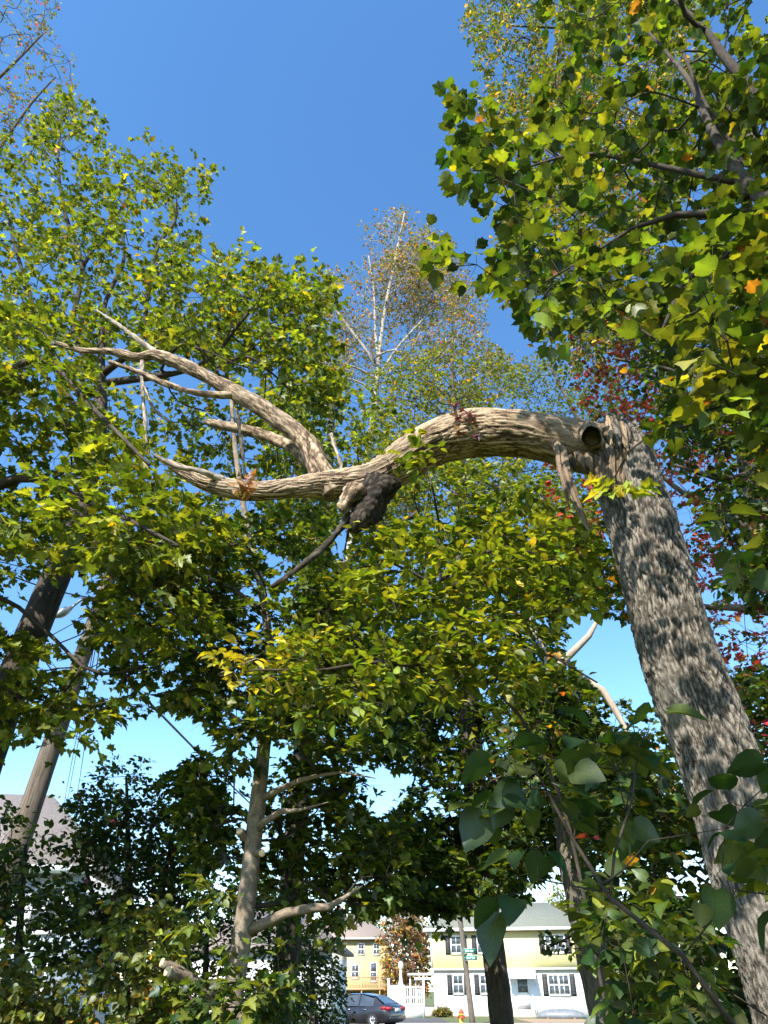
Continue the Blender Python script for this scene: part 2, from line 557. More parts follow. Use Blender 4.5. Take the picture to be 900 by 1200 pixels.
def bulk_leaves(name, shape, pos, F, size, cols, parent, base, mat):
    sv, st = shape
    n = len(pos); k = len(sv)
    V = np.einsum('nij,kj->nki', F, sv) * size[:, None, None] + pos[:, None, :] - np.asarray(base, float)
    # uneven leaves: each gets its own width and curl
    T = (st[None] + (np.arange(n) * k)[:, None, None]).reshape(-1, 3)
    rib = np.where(np.abs(sv[:, 0]) < 0.02, 1.25, 0.93)            # paler midrib
    ca = np.concatenate([(cols[:, None, :] * rib[None, :, None]).reshape(-1, 3), np.ones((n * k, 1))], 1)
    me = raw_mesh(name, V.reshape(-1, 3), np.zeros((0, 4), np.int64), T, {'leafcol': ('FLOAT_COLOR', ca)}, mat)
    return link_mesh(name, me, parent)


_leafmeshes = {}


def leaf_variants(key, shape, pal, nb=10):
    k = (key, tuple(sorted(pal.items())))
    if k not in _leafmeshes:
        sv, st = shape
        cols = pick_cols(pal, nb)
        L = []
        for i in range(nb):
            V = sv.copy()
            V[:, 0] *= rng.uniform(0.85, 1.15)
            V[:, 2] += rng.uniform(-0.25, 0.35) * V[:, 0] ** 2 + rng.uniform(-0.25, 0.1) * V[:, 1] ** 2 + 0.02 * rng.standard_normal(len(V))
            rib = np.where(np.abs(sv[:, 0]) < 0.02, 1.3, 0.92)[:, None]
            ca = np.concatenate([cols[i:i + 1] * rib, np.ones((len(V), 1))], 1)
            L.append(raw_mesh('leaf', V, np.zeros((0, 4), np.int64), st, {'leafcol': ('FLOAT_COLOR', ca)}, M['leaf']))
        _leafmeshes[k] = L
    return _leafmeshes[k]


def leaf_objects(key, shape, pal, pos, F, size, parent, base):
    L = leaf_variants(key, shape, pal)
    base = np.asarray(base, float)
    for p, f, s in zip(pos, F, size):
        o = bpy.data.objects.new('leaf', L[random.randrange(len(L))])
        m = np.eye(4); m[:3, :3] = f * s; m[:3, 3] = p - base
        o.parent = parent
        o.matrix_local = Matrix(m.tolist())
        C.objects.link(o)


def in_poly(u, v, poly):
    c = np.zeros(len(u), bool)
    j = len(poly) - 1
    for i in range(len(poly)):
        xi, yi = poly[i]; xj, yj = poly[j]
        h = ((yi > v) != (yj > v)) & (u < (xj - xi) * (v - yi) / (yj - yi + 1e-12) + xi)
        c ^= h
        j = i
    return c


# patches of open sky between the crowns
SKY = [
    [(30, 872), (95, 888), (150, 845), (200, 832), (235, 862), (208, 905), (165, 885), (110, 885), (95, 925), (40, 968), (0, 930)],
    [(-5, 695), (22, 680), (95, 668), (92, 700), (104, 705), (88, 730), (86, 762), (60, 752), (-5, 735)],
    [(-5, 775), (18, 772), (14, 795), (-5, 798)], [(155, 500), (170, 508), (158, 522)], [(570, 360), (600, 380), (625, 400), (600, 415), (575, 400)],
    [(430, 905), (480, 908), (476, 940), (440, 962), (425, 950)],
    [(662, 722), (712, 728), (730, 795), (705, 818), (668, 775)],
    [(118, 425), (150, 438), (146, 452), (118, 448)],
    [(392, 615), (408, 618), (400, 655), (388, 650)],
    [(640, 30), (650, 30), (650, 60), (640, 60)],
]


# the open view to the street under the crowns
VIEW = [[(402, 1092), (430, 1078), (452, 1072), (470, 1066), (500, 1072), (535, 1078), (600, 1062), (640, 1066), (672, 1088), (672, 1118), (690, 1150), (692, 1205), (404, 1205), (408, 1160)]]


def sample_poly(poly, Y0, Y1, n, clump=0.0, skypad=True):
    a = np.array(poly, float)
    lo, hi = a.min(0), a.max(0)
    U = []; 
    tot = 0
    while tot < n:
        u = rng.uniform(lo[0], hi[0], n * 3); v = rng.uniform(lo[1], hi[1], n * 3)
        k = in_poly(u, v, poly)
        if skypad:
            for g in SKY:
                k &= ~in_poly(u, v, g)
        u, v = u[k], v[k]
        Y = rng.uniform(Y0, Y1, len(u))
        p = P(u, v, Y)
        if clump:
            sc = 1.0 / clump
            f = np.array([mnoise.noise((q[0] * sc, q[1] * sc + 7.3, q[2] * sc)) for q in p])
            p = p[f > -0.08 + 0.12 * rng.standard_normal(len(f))]
        p = p[p[:, 2] > 0.15]
        U.append(p); tot += len(p)
        if len(p) == 0:
            break
    return np.concatenate(U)[:n]


def grow(stems, clusters, step, trunk_r_tip=0.004, flat=0.35):
    """stems: [(pts, rad)] given limbs.  Every leaf cluster is joined to the nearest suitable wood.
    Returns chains [(pts, rad)] of the grown branches and, per cluster, its direction."""
    pos = []; par = []; fixed = []
    for pts, rad in stems:
        for i in range(len(pts)):
            pos.append(pts[i]); fixed.append(rad[i]); par.append(-1)
    nfix = len(pos)
    pos = list(map(np.asarray, pos))
    cap = 64 + nfix + len(clusters) * 14
    A = np.zeros((cap, 3)); A[:nfix] = np.array(pos)
    n = nfix
    par = par + [-1] * (cap - nfix)
    tips = []
    d0 = np.array([np.min(np.linalg.norm(A[:nfix] - c, axis=1)) for c in clusters])
    for ci in np.argsort(d0):
        c = clusters[ci]
        dv = c - A[:n]
        d = np.linalg.norm(dv, axis=1)
        cost = d * (1 + 0.7 * np.clip(-dv[:, 2] / (d + 1e-6) + 0.15, 0, 1)) + 0.15 * step * (np.arange(n) < nfix)
        j = int(np.argmin(cost))
        L = d[j]
        m = min(12, max(1, int(L / step)))
        side = rng.standard_normal(3) * 0.07 * L
        sag = np.array([0, 0, flat * 0.25 * L])
        prev = j
        for k in range(1, m + 1):
            s = k / m
            q = A[j] + (c - A[j]) * s + (side + sag) * (4 * s * (1 - s)) * 0.6
            if k < m:
                q = q + rng.standard_normal(3) * 0.03 * step
            if n >= cap:
                break
            A[n] = q; par[n] = prev; prev = n; n += 1
        tips.append((ci, prev))
    r3 = np.zeros(n)
    for ci, t in tips:
        r3[t] += trunk_r_tip ** 2.3
    for i in range(n - 1, nfix - 1, -1):
        if par[i] >= nfix:
            r3[par[i]] += r3[i]
    rr = np.maximum(r3, trunk_r_tip ** 2.3) ** (1 / 2.3)
    kids = {}
    for i in range(nfix, n):
        kids.setdefault(par[i], []).append(i)
    chains = []
    starts = [(p, k) for p in range(nfix) for k in kids.get(p, [])]
    while starts:
        p, k = starts.pop()
        idx = [p, k]
        while True:
            ch = kids.get(idx[-1], [])
            if not ch:
                break
            ch = sorted(ch, key=lambda x: -rr[x])
            for o in ch[1:]:
                starts.append((idx[-1], o))
            idx.append(ch[0])
        pts = A[idx]
        r = rr[idx].copy()
        lim = fixed[p] * 0.7 if p < nfix else rr[p] 
        r[0] = min(r[1] * 1.15, lim)
        r = np.minimum(r, lim)
        chains.append((pts, r))
    dirs = np.zeros((len(clusters), 3))
    for ci, t in tips:
        b = par[t]
        if b >= nfix and par[b] >= 0:
            b = par[b] if par[b] >= 0 else b
        dirs[ci] = A[t] - A[b]
    dirs /= np.linalg.norm(dirs, axis=1)[:, None] + 1e-9
    return chains, dirs


STATS = []


def make_tree(name, label, cat, trunk, stems=(), regions=(), leaf='maple', size=0.1, per=(4, 5), twig=0.34, pal=None,
              bark='bark_dark', nobj=0, step=0.35, group=None, trunk_n=14, trunk_rough=0.08, clump=0.9, flat=0.35, up=(0, 0, 1.0),
              tilt=0.5, root=None, trunk_disp=None, trunk_step=0.25, droop=0.25, leaf_scale_var=0.22, twig_r=0.0028, nbranch=24, twigmat='twig',
              branchmat=None, gaps=True, stemmat=None):
    shape = dict(maple=MAPLE, broad=BROAD, oval=OVAL, heart=HEART, small=SMALL, tiny=TINYLOBE)[leaf]
    tp, tr = trunk
    tp = np.asarray(tp, float); tr = np.asarray(tr, float)
    if tp[0, 2] > 0.05:                                   # carry the trunk down to the ground with a root flare
        dirn = tp[0] - tp[1]
        k = tp[0, 2] / max(0.2, -dirn[2]) * 0.5
        b = np.array([tp[0, 0] + dirn[0] * k, tp[0, 1] + dirn[1] * k, 0.0])
        mid = (tp[0] + b) / 2
        tp = np.concatenate([[b - (0, 0, 0.15)], [b + (0, 0, min(0.4, mid[2]))], tp])
        tr = np.concatenate([[tr[0] * 1.45], [tr[0] * 1.12], tr])
    base = np.array([tp[0, 0], tp[0, 1], 0.0])
    t = thing(name, label, cat, base, 0, group)
    mb = MB()
    pts, rad = resample(tp, tr, trunk_step)
    tube(mb, pts, rad, trunk_n, trunk_disp or rough_disp(trunk_rough, float(len(STATS))))
    trunk_o = mb.build('trunk', M[bark], t, base, True)
    allst = [(pts, rad)]
    nb = 0
    for sp, sr in stems:
        p2, r2 = resample(sp, sr, min(0.2, step))
        b = MB(); tube(b, p2, r2, 8, rough_disp(0.10, 3.0))
        b.build('branch', M[branchmat or stemmat or bark], trunk_o, base, True)
        allst.append((p2, r2))
    cl = []
    for poly, Y0, Y1, n in regions:
        if Y0 is None:                                    # an ellipsoid (centre, half-axes) instead of a pixel outline
            c, hx_ = poly
            g = rng.standard_normal((n, 3)); g /= np.linalg.norm(g, axis=1)[:, None]
            cl.append(np.asarray(c) + g * rng.random((n, 1)) ** 0.45 * np.asarray(hx_))
        else:
            cl.append(sample_poly(poly, Y0, Y1, n, clump))
    cl = np.concatenate(cl)
    chains, dirs = grow(allst, cl, step, twig_r, flat)
    chains.sort(key=lambda c: -c[1][0] * len(c[0]))
    tw = MB()
    for i, (p, r) in enumerate(chains):
        if i < nbranch and r[0] > 0.008 and len(p) > 3:
            p2, r2 = resample(p, r, step * 0.4)
            b = MB(); tube(b, p2, r2, 7)
            b.build('branch', M[branchmat or twigmat], trunk_o, base, True)
        else:
            if len(p) > 2 and r[0] > 0.006:
                p, r = resample(p, r, step * 0.5)
            tube(tw, p, r, 5 if r[0] > 0.008 else 3, None, False, False)
    # short twigs around each cluster, leaves along them
    ntw, m = per
    nc = len(cl)
    out = np.repeat(dirs, ntw, 0)
    d = rng.standard_normal((nc * ntw, 3)) * np.array([1, 1, 0.45]) * 0.8 + out * 0.7
    d /= np.linalg.norm(d, axis=1)[:, None]
    L = twig * rng.uniform(0.55, 1.25, nc * ntw)
    start = np.repeat(cl, ntw, 0)
    end = start + d * L[:, None]
    # twiglets as thin three-sided slivers
    a = np.cross(d, [0.3, 0.2, 1.0]); a /= np.linalg.norm(a, axis=1)[:, None] + 1e-9
    b = np.cross(d, a)
    w = twig_r * 0.8
    V = np.stack([start + a * w, start - a * w * 0.5 + b * w * 0.87, start - a * w * 0.5 - b * w * 0.87, end], 1)
    k = np.arange(len(V))[:, None, None] * 4
    T = (np.array([[0, 1, 3], [1, 2, 3], [2, 0, 3]])[None] + k).reshape(-1, 3)
    tw.add(V.reshape(-1, 3), None, T)
    f = rng.uniform(0.25, 1.05, (nc * ntw, m))
    pos = start[:, None, :] + d[:, None, :] * (L[:, None] * f)[:, :, None]
    side = np.where(rng.random((nc * ntw, m)) < 0.5, 1.0, -1.0)
    ld = d[:, None, :] * rng.uniform(0.2, 1.0, (nc * ntw, m, 1)) + a[:, None, :] * side[:, :, None] * rng.uniform(0.3, 1.0, (nc * ntw, m, 1))
    ld[..., 2] -= droop
    ld += 0.2 * rng.standard_normal(ld.shape)
    pos = pos.reshape(-1, 3); ld = ld.reshape(-1, 3)
    ldn = ld / np.linalg.norm(ld, axis=1)[:, None]
    sz = size * np.clip(1 + leaf_scale_var * rng.standard_normal(len(pos)), 0.5, 1.5)
    pos = pos + ldn * (sz * 0.25)[:, None]
    F = leaf_frames(pos, ld, up, tilt)
    cols = pick_cols(pal, len(pos))
    keep = pos[:, 2] > 0.05
    if gaps:
        uu, vv, tt0 = project(pos + ldn * (sz * 0.4)[:, None])
        for g in SKY + (VIEW if tt0.mean() < 30 else []):
            keep &= ~(in_poly(uu, vv, g) & (rng.random(len(uu)) < 0.9) & (tt0 > 0))
    if nobj:
        u, v, tt = project(pos)
        score = np.where((u > -5) & (u < 905) & (v > -5) & (v < 1205) & (tt > 0.4), sz / tt, 0)
        score[~keep] = 0
        pick = np.argsort(-score)[:nobj]
        pick = pick[score[pick] > 0]
        keep[pick] = False
    crown = bulk_leaves('crown', shape, pos[keep], F[keep], sz[keep], cols[keep], t, base, M['leaf'])
    crown['kind'] = 'stuff'
    if nobj:
        leaf_objects(leaf, shape, pal, pos[pick], F[pick], sz[pick], crown, base)
    two = tw.build('twigs', M[twigmat], crown, base)
    two['kind'] = 'stuff'
    STATS.append((name, nc, len(pos), len(pos) * len(shape[1])))
    return t, base, trunk_o, crown


# ================================================================== THE SETTING
def sheet(name, x0, x1, y0, y1, z, mat, nx=1, ny=1):
    mb = MB()
    xs = np.linspace(x0, x1, nx + 1); ys = np.linspace(y0, y1, ny + 1)
    V = np.array([[x, y, z] for y in ys for x in xs])
    q = [[j * (nx + 1) + i, j * (nx + 1) + i + 1, (j + 1) * (nx + 1) + i + 1, (j + 1) * (nx + 1) + i] for j in range(ny) for i in range(nx)]
    mb.add(V, q)
    o = mb.build(name, mat)
    o['kind'] = 'structure'
    return o


sheet('ground', -1500, 1500, -300, 2500, 0.0, M['ground'])
sheet('road', -300, 300, 40.5, 49.0, 0.004, M['asphalt'])
mb = MB(); mb.bx(-300, 300, 49.0, 49.15, -0.1, 0.10)
o = mb.build('kerb', M['concrete']); o['kind'] = 'structure'
sheet('driveway', -4.5, 4.0, 49.15, 62.0, 0.006, M['asphalt'])
sheet('path', 9.0, 13.5, 52.5, 60.5, 0.006, M['dirt'])

M['burl'] = bark_material('shadowed_burl_bark', (0.012, 0.010, 0.008), (0.035, 0.027, 0.02), (0.10, 0.08, 0.06), 30, 0.4, 0.9)  # near-black colour holds the shadow on the burl and in the knot hollow
# ================================================================== THE BROKEN TREE
def build_broken_tree():
    tp, tr = path_px([(913, 1100, 5.0, 51), (886, 1025, 5.0, 49.5), (852, 920, 5.0, 47), (799, 780, 5.0, 42.5), (769, 680, 5.0, 40),
                      (752, 620, 5.0, 39), (737, 570, 5.0, 37), (729, 535, 5.0, 34), (722, 508, 5.02, 25)])
    b = np.array([tp[0, 0] + 0.16, tp[0, 1], 0.0])
    tp = np.concatenate([[b - (0, 0, 0.2)], [b + (-0.03, 0, 0.2)], [b + (-0.08, 0, 0.7)], tp])
    tr = np.concatenate([[0.42], [0.33], [0.275], tr])
    t = thing('broken_tree', 'thick grey-barked tree snapped high up, its bare top bent over sideways like an arch', 'tree', b)
    pts, rad = resample(tp, tr, 0.013)
    mb = MB()
    bd = bark_disp(50, 0.13, 0.018, 0.03, 1.2, 4.0, 3.0)

    def trunk_d(bk, ang, s, r):
        o, H = bd(bk, ang, s, r)
        # jagged torn rim at the break
        k = np.clip((s - (s[-1] - 0.30)) / 0.30, 0, 1)[:, None]
        jag = np.array([mnoise.noise((math.cos(a) * 5, math.sin(a) * 5, 1.3)) for a in ang])[None, :]
        return o + k * jag * 0.09, H
    tube(mb, pts, rad, 190, trunk_d)
    trunk = mb.build('trunk', M['bark_grey'], t, b, True)

    # the bent limb
    lp, lr = path_px([(742, 532, 5.02, 18), (722, 528, 5.0, 27), (700, 527, 4.97, 31), (680, 523, 4.95, 31), (650, 516, 4.95, 29), (625, 511, 4.95, 28.5), (600, 508, 4.95, 29),
                      (560, 507, 4.97, 28), (535, 511, 4.98, 27), (512, 519, 5.0, 25.5), (490, 530, 5.0, 23), (468, 544, 5.02, 21), (446, 558, 5.03, 20), (424, 566, 5.05, 19), (400, 569, 5.08, 17),
                      (375, 570, 5.1, 15.5), (340, 573, 5.15, 12), (300, 576, 5.2, 10.5), (262, 571, 5.25, 11.5), (235, 562, 5.3, 11), (212, 551, 5.33, 7), (196, 541, 5.35, 3)])
    pts, rad = resample(lp, lr, 0.014)
    mb = MB()
    bd2 = bark_disp(42, 0.06, 0.016, 0.05, 1.8, 9.0, 3.0)

    def limb_d(bk, ang, s, r):
        o, H = bd2(bk, ang, s, r)
        k = np.clip((s - 0.55) / 0.6, 0.15, 1)[:, None]        # smoother bare wood next to the break
        fade = np.clip(r / 0.16, 0.25, 1)[:, None]
        jag = np.array([mnoise.noise((math.cos(a) * 4, math.sin(a) * 4, 8.3)) for a in ang])[None, :]
        e = np.clip(1 - s / 0.25, 0, 1)[:, None]
        return o * k * fade + e * jag * 0.10, 0.6 + (H - 0.6) * k
    tube(mb, pts, rad, 140, limb_d)
    limb = mb.build('bent_limb', M['wood'], t, b, True)
    limb['label'] = 'barkless weathered limb lying level from the break'

    def sub(name, lst, mat, n=16, amp=0.10, step=0.02, par=limb, bark=True):
        p, r = path_px(lst)
        p, r = resample(p, r, step)
        m = MB()
        d = bark_disp(30, 0.4, 0.022, 0.10, 3.5, 6.0) if name == 'burl' else bark_disp(46, 0.09, 0.007, 0.02, 3.0, random.random() * 20) if bark else rough_disp(amp, random.random() * 9)
        tube(m, p, r, n, d)
        return m.build(name, M[mat], par, b, True)

    sub('fork', [(392, 580, 5.08, 13), (382, 562, 5.08, 14), (372, 545, 5.1, 13), (364, 525, 5.12, 12.5), (348, 507, 5.15, 11.5), (325, 490, 5.18, 10.5), (300, 474, 5.2, 10), (275, 460, 5.25, 9), (240, 440, 5.3, 8),
                 (212, 427, 5.33, 7), (182, 416, 5.36, 6), (160, 419, 5.38, 6), (130, 412, 5.4, 4.5), (95, 410, 5.43, 3.6), (64, 402, 5.46, 1.6)], 'wood', 40)
    sub('branch', [(186, 416, 5.36, 3.6), (165, 400, 5.36, 3), (142, 383, 5.38, 2.4), (114, 364, 5.4, 1.1)], 'wood_dead', 9)
    sub('branch', [(276, 463, 5.24, 5.5), (255, 463, 5.2, 4.4), (225, 459, 5.18, 4), (195, 450, 5.18, 3.6), (160, 435, 5.2, 3), (128, 424, 5.22, 1.6)], 'wood', 10)
    sub('branch', [(374, 552, 5.2, 11), (352, 529, 5.4, 9), (330, 518, 5.6, 7), (300, 507, 5.7, 6.4), (262, 499, 5.8, 5.6), (240, 494, 5.85, 3)], 'wood', 14)
    sub('branch', [(168, 416, 5.38, 3), (166, 445, 5.4, 2.6), (169, 480, 5.45, 2.2), (172, 520, 5.5, 1.4)], 'wood_dead', 8)
    sub('branch', [(167, 448, 5.4, 3), (180, 478, 5.45, 2.6), (198, 494, 5.5, 2)], 'wood_dead', 7)
    sub('branch', [(412, 604, 5.0, 5), (385, 635, 5.0, 4.4), (352, 664, 4.98, 3.6), (318, 688, 4.96, 1.8)], 'bark_dark', 9)
    sub('branch', [(412, 600, 5.1, 2.4), (405, 640, 5.1, 2), (396, 672, 5.12, 1.2)], 'bark_dark', 6)
    sub('branch', [(398, 565, 5.08, 2.6), (399, 545, 5.05, 2.4), (391, 520, 5.05, 2), (388, 508, 5.05, 1.3)], 'wood_dead', 6)
    sub('branch', [(262, 562, 5.2, 4), (235, 552, 5.1, 3.2), (205, 546, 5.05, 2.6), (176, 530, 5.0, 1.2)], 'wood_dead', 8)
    sub('branch', [(288, 560, 5.22, 3), (283, 520, 5.25, 2.6), (277, 480, 5.3, 2.0)], 'bark_dark', 6)
    # burl stub under the bend
    sub('burl', [(450, 568, 5.02, 19), (440, 584, 5.0, 18), (430, 600, 4.98, 16), (424, 612, 4.97, 13), (420, 621, 4.96, 8), (419, 625, 4.96, 3)], 'burl', 44, 0.14, 0.012, limb)
    sub('burl', [(420, 580, 4.95, 11), (411, 590, 4.92, 9), (405, 597, 4.90, 6), (403, 601, 4.9, 2)], 'wood', 24)
    # knot hole: a low torn collar round a shallow bowl coloured dark for its shade
    p, r = path_px([(690, 513, 4.84, 17), (693, 512, 4.71, 15), (694, 512, 4.65, 12.5), (694, 512, 4.635, 10.5)])
    m = MB(); tube(m, p, r, 48, rough_disp(0.5, 2.2), False, False)
    m.build('knot_collar', M['wood'], limb, b, True)
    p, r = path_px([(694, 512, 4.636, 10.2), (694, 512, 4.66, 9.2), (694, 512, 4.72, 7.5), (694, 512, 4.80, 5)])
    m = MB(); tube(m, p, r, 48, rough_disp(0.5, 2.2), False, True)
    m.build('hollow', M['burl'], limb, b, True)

    def shard(lst, mat, par, flat=0.4, tw=0.6, name='splinter'):
        """flat torn blade of wood with ragged edges and a sharp end"""
        p, r = path_px(lst)
        p, r = resample(p, r, 0.018)
        k = len(p)
        T = np.gradient(p, axis=0); T /= np.linalg.norm(T, axis=1)[:, None]
        sd = random.random() * 50
        V = []; H = []; B = []
        n = 12
        for i in range(k):
            X = np.cross(T[i], (0.3, 1.0, 0.2)); X /= np.linalg.norm(X)
            Z = np.cross(X, T[i])
            a0 = tw * (i / k - 0.5)
            for j in range(n):
                a = 2 * math.pi * j / n
                x, z = math.cos(a), math.sin(a) * flat
                x, z = x * math.cos(a0) - z * math.sin(a0), x * math.sin(a0) + z * math.cos(a0)
                ww = 1 + 0.45 * mnoise.noise((math.cos(a) * 2.2 + sd, math.sin(a) * 2.2, i * 0.14)) + 0.3 * mnoise.noise((math.cos(a) * 5 + sd, math.sin(a) * 5, i * 0.05))
                V.append(p[i] + (X * x + Z * z) * r[i] * ww)
                H.append(0.6 + 0.7 * mnoise.noise((math.cos(a) * 4 + sd, math.sin(a) * 4, i * 0.03)))
                B.append((x * r[i], z * r[i], i * 0.018))
        q = [[i * n + j, i * n + (j + 1) % n, (i + 1) * n + (j + 1) % n, (i + 1) * n + j] for i in range(k - 1) for j in range(n)]
        m = MB(); m.add(V, q, [[0, j + 1, j] for j in range(1, n - 1)] + [[(k - 1) * n, (k - 1) * n + j, (k - 1) * n + j + 1] for j in range(1, n - 1)], B, H)
        return m.build(name, M[mat], par, b)
    # long strip hanging out of the break
    shard([(650, 518, 4.72, 5), (658, 532, 4.66, 7), (664, 556, 4.60, 5.5), (674, 585, 4.58, 5), (684, 608, 4.58, 4), (691, 624, 4.58, 0.8)], 'heart', limb, 0.35, 1.2)
    shard([(652, 520, 4.68, 3), (655, 545, 4.62, 3), (662, 575, 4.60, 2), (668, 596, 4.60, 0.6)], 'heart', limb, 0.5)
    # slivers lifted over the break
    for i in range(13):
        u0 = 703 + i * 2.6 + random.uniform(-2, 2); v0 = 487 + abs(i - 4) * 1.3 + random.uniform(-3, 4)
        ln = random.uniform(22, 46); dx = random.uniform(4, 13); w = random.uniform(2.4, 5.2)
        Yf = 4.74 + 0.006 * abs(i - 4) + random.uniform(-0.03, 0.02)
        shard([(u0, v0, Yf + 0.07, 1), (u0 + dx * 0.3, v0 + ln * 0.3, Yf, w), (u0 + dx * 0.7, v0 + ln * 0.7, Yf - 0.02, w * 0.8), (u0 + dx, v0 + ln, Yf - 0.02, 0.4)],
              ('wood', 'heart', 'bark_grey', 'bark_dark')[i % 4], limb, 0.35, random.uniform(-1, 1))
    # torn fibres standing on the trunk under the break
    for i in range(26):
        u0 = 694 + i * 1.75 + random.uniform(-1.5, 1.5); v0 = 572 + random.uniform(-14, 8) + (u0 - 715) * 0.15
        hgt = random.uniform(26, 50)
        Yf = 4.735 + 0.00022 * (u0 - 716) ** 2 + random.uniform(-0.015, 0.02)
        ln = random.uniform(-5, 4)
        w = random.uniform(2.0, 4.6)
        shard([(u0, v0, Yf + 0.02, w * 0.5), (u0 + ln * 0.3, v0 - hgt * 0.35, Yf, w), (u0 + ln * 0.7, v0 - hgt * 0.7, Yf, w * 0.8), (u0 + ln, v0 - hgt, Yf - 0.02, 0.5)], 'heart', trunk, 0.5, 0.3)
    # ragged ends of the limb's own fibres, hanging into the gap
    for i in range(12):
        u0 = 668 + i * 4.2 + random.uniform(-2, 2); v0 = 528 + random.uniform(-8, 10)
        w = random.uniform(2.5, 5)
        Yf = 4.74 + random.uniform(-0.02, 0.03)
        dx = random.uniform(4, 16); dy = random.uniform(12, 26)
        shard([(u0, v0, Yf, w * 0.6), (u0 + dx * 0.4, v0 + dy * 0.4, Yf, w), (u0 + dx * 0.8, v0 + dy * 0.75, Yf + 0.01, w * 0.6), (u0 + dx, v0 + dy, Yf + 0.02, 0.4)], 'heart' if i % 3 else 'bark_dark', limb, 0.45, 0.4)
    for u0, v0, u1, v1 in [(733, 502, 737, 480), (722, 498, 720, 478), (728, 500, 730, 484), (741, 512, 746, 494), (747, 525, 751, 508)]:
        shard([(u0, v0 + 8, 4.86, 3), (u0, v0, 4.86, 3), ((u0 + u1) / 2, (v0 + v1) / 2, 4.87, 2), (u1, v1, 4.88, 0.4)], 'bark_grey', trunk)
    # dry leaves caught on the limb
    for (u, v, Y, n, sp, pal, s) in [(288, 568, 4.95, 30, 0.085, {'orange': 0.8, 'brown': 5}, 0.085), (545, 490, 4.74, 18, 0.085, {'brown': 3, 'wine': 2, 'orange': 1}, 0.10)]:
        c = P(u, v, Y)
        pos = c + rng.standard_normal((n, 3)) * sp * np.array([0.6, 0.5, 1.0])
        d = rng.standard_normal((n, 3)) * 0.7 + np.array([0, 0, -0.8])
        F = leaf_frames(pos, d, (0, -1, 0.4), 0.7)
        leaf_objects('maple', MAPLE, pal, pos, F, np.full(n, s) * rng.uniform(0.7, 1.2, n), limb, b)
    return t


build_broken_tree()

# ================================================================== TREES WITH CROWNS
GREEN_LIT = {'green': 3, 'mid': 4, 'lime': 3, 'yellow': 0.15}
GREEN_SHADED = {'deep': 4, 'green': 4, 'mid': 2, 'lime': 0.5}  # darker greens carry the crown's own shade in the leaf colour

# near maple reaching in from beyond the left edge
make_tree('maple_tree', 'near maple whose low leafy boughs hide the tip of the bent limb', 'tree',
          path_px([(-130, 900, 6.0, 20), (-105, 760, 6.0, 18), (-75, 620, 6.0, 15), (-50, 500, 6.0, 11), (-30, 400, 6.0, 6), (-15, 330, 6.0, 3)]),
          [path_px([(-75, 620, 6.0, 8), (20, 560, 5.8, 6), (110, 590, 5.5, 4), (210, 640, 5.3, 2)]),
           path_px([(-50, 500, 6.0, 7), (40, 420, 5.6, 4), (110, 480, 5.3, 3), (175, 545, 5.1, 2)]),
           path_px([(-90, 700, 6.0, 6), (0, 700, 6.2, 3), (60, 745, 6.4, 2.4), (120, 790, 6.4, 1.8), (230, 760, 6.6, 1)])],
          [([(-180, 340), (-20, 350), (50, 372), (95, 430), (120, 500), (160, 560), (205, 590), (245, 612), (250, 650), (200, 660), (90, 645), (60, 665), (-180, 680)], 4.6, 6.6, 360),
           ([(-180, 640), (75, 640), (110, 690), (70, 640), (250, 640), (330, 690), (260, 760), (240, 800), (160, 840), (90, 870), (0, 890), (-180, 890)], 5.4, 8.0, 300)],
          'maple', 0.102, (4, 5), 0.30, GREEN_LIT, 'bark_dark', 300, 0.3, droop=0.25, tilt=0.32, group=None)

# tall maple, dark trunk standing clear of the sky at the left
make_tree('maple_tree', 'tall maple with a leaning dark trunk and rounded sunlit green crown', 'tree',
          path_px([(-40, 960, 8.0, 22), (-8, 860, 8.0, 21), (36, 745, 8.0, 18), (72, 660, 8.0, 16), (100, 580, 8.0, 12), (116, 500, 8.0, 9), (118, 430, 8.1, 6)]),
          [path_px([(118, 440, 8.1, 6), (86, 385, 8.2, 3.4), (96, 312, 8.3, 2.8), (75, 245, 8.4, 2.1), (68, 183, 8.5, 1.5), (75, 130, 8.5, 0.9)]),
           path_px([(96, 314, 8.3, 2.4), (118, 278, 8.2, 1.9), (135, 255, 8.1, 1.4), (160, 215, 8.0, 0.9)]),
           path_px([(118, 436, 8.1, 5), (122, 360, 8.0, 2.8), (145, 305, 8.0, 2.2), (142, 270, 8.0, 1.2)]),
           path_px([(118, 440, 8.1, 5), (165, 400, 7.6, 3), (172, 350, 7.4, 2.8), (185, 290, 7.4, 2.2), (205, 260, 7.4, 1.7), (207, 238, 7.4, 1)]),
           path_px([(110, 520, 8.0, 5), (60, 420, 8.4, 2.8), (18, 290, 8.6, 2), (5, 230, 8.6, 1.2)]),
           path_px([(118, 450, 8.1, 5), (230, 430, 7.4, 3), (280, 380, 7.2, 2.2), (310, 340, 7.2, 1.2)])],
          [([(-160, 180), (20, 160), (60, 130), (85, 108), (108, 130), (118, 185), (165, 160), (195, 180), (215, 215), (225, 195), (247, 205), (243, 270), (215, 300), (240, 330),
             (330, 400), (200, 440), (-160, 440)], 7.0, 9.6, 660),
           ([(60, 430), (170, 440), (290, 480), (370, 540), (370, 640), (200, 640), (150, 560)], 7.4, 9.2, 170),
           ([(180, 320), (300, 296), (325, 318), (378, 325), (385, 400), (385, 470), (340, 520), (300, 470), (230, 420), (180, 400)], 6.4, 8.2, 260)],
          'maple', 0.093, (4, 5), 0.34, {'green': 3, 'mid': 4, 'lime': 3, 'yellow': 0.2, 'orange': 0.06}, 'bark_dark', 250, 0.35, tilt=0.5, clump=0.8, stemmat='twig')

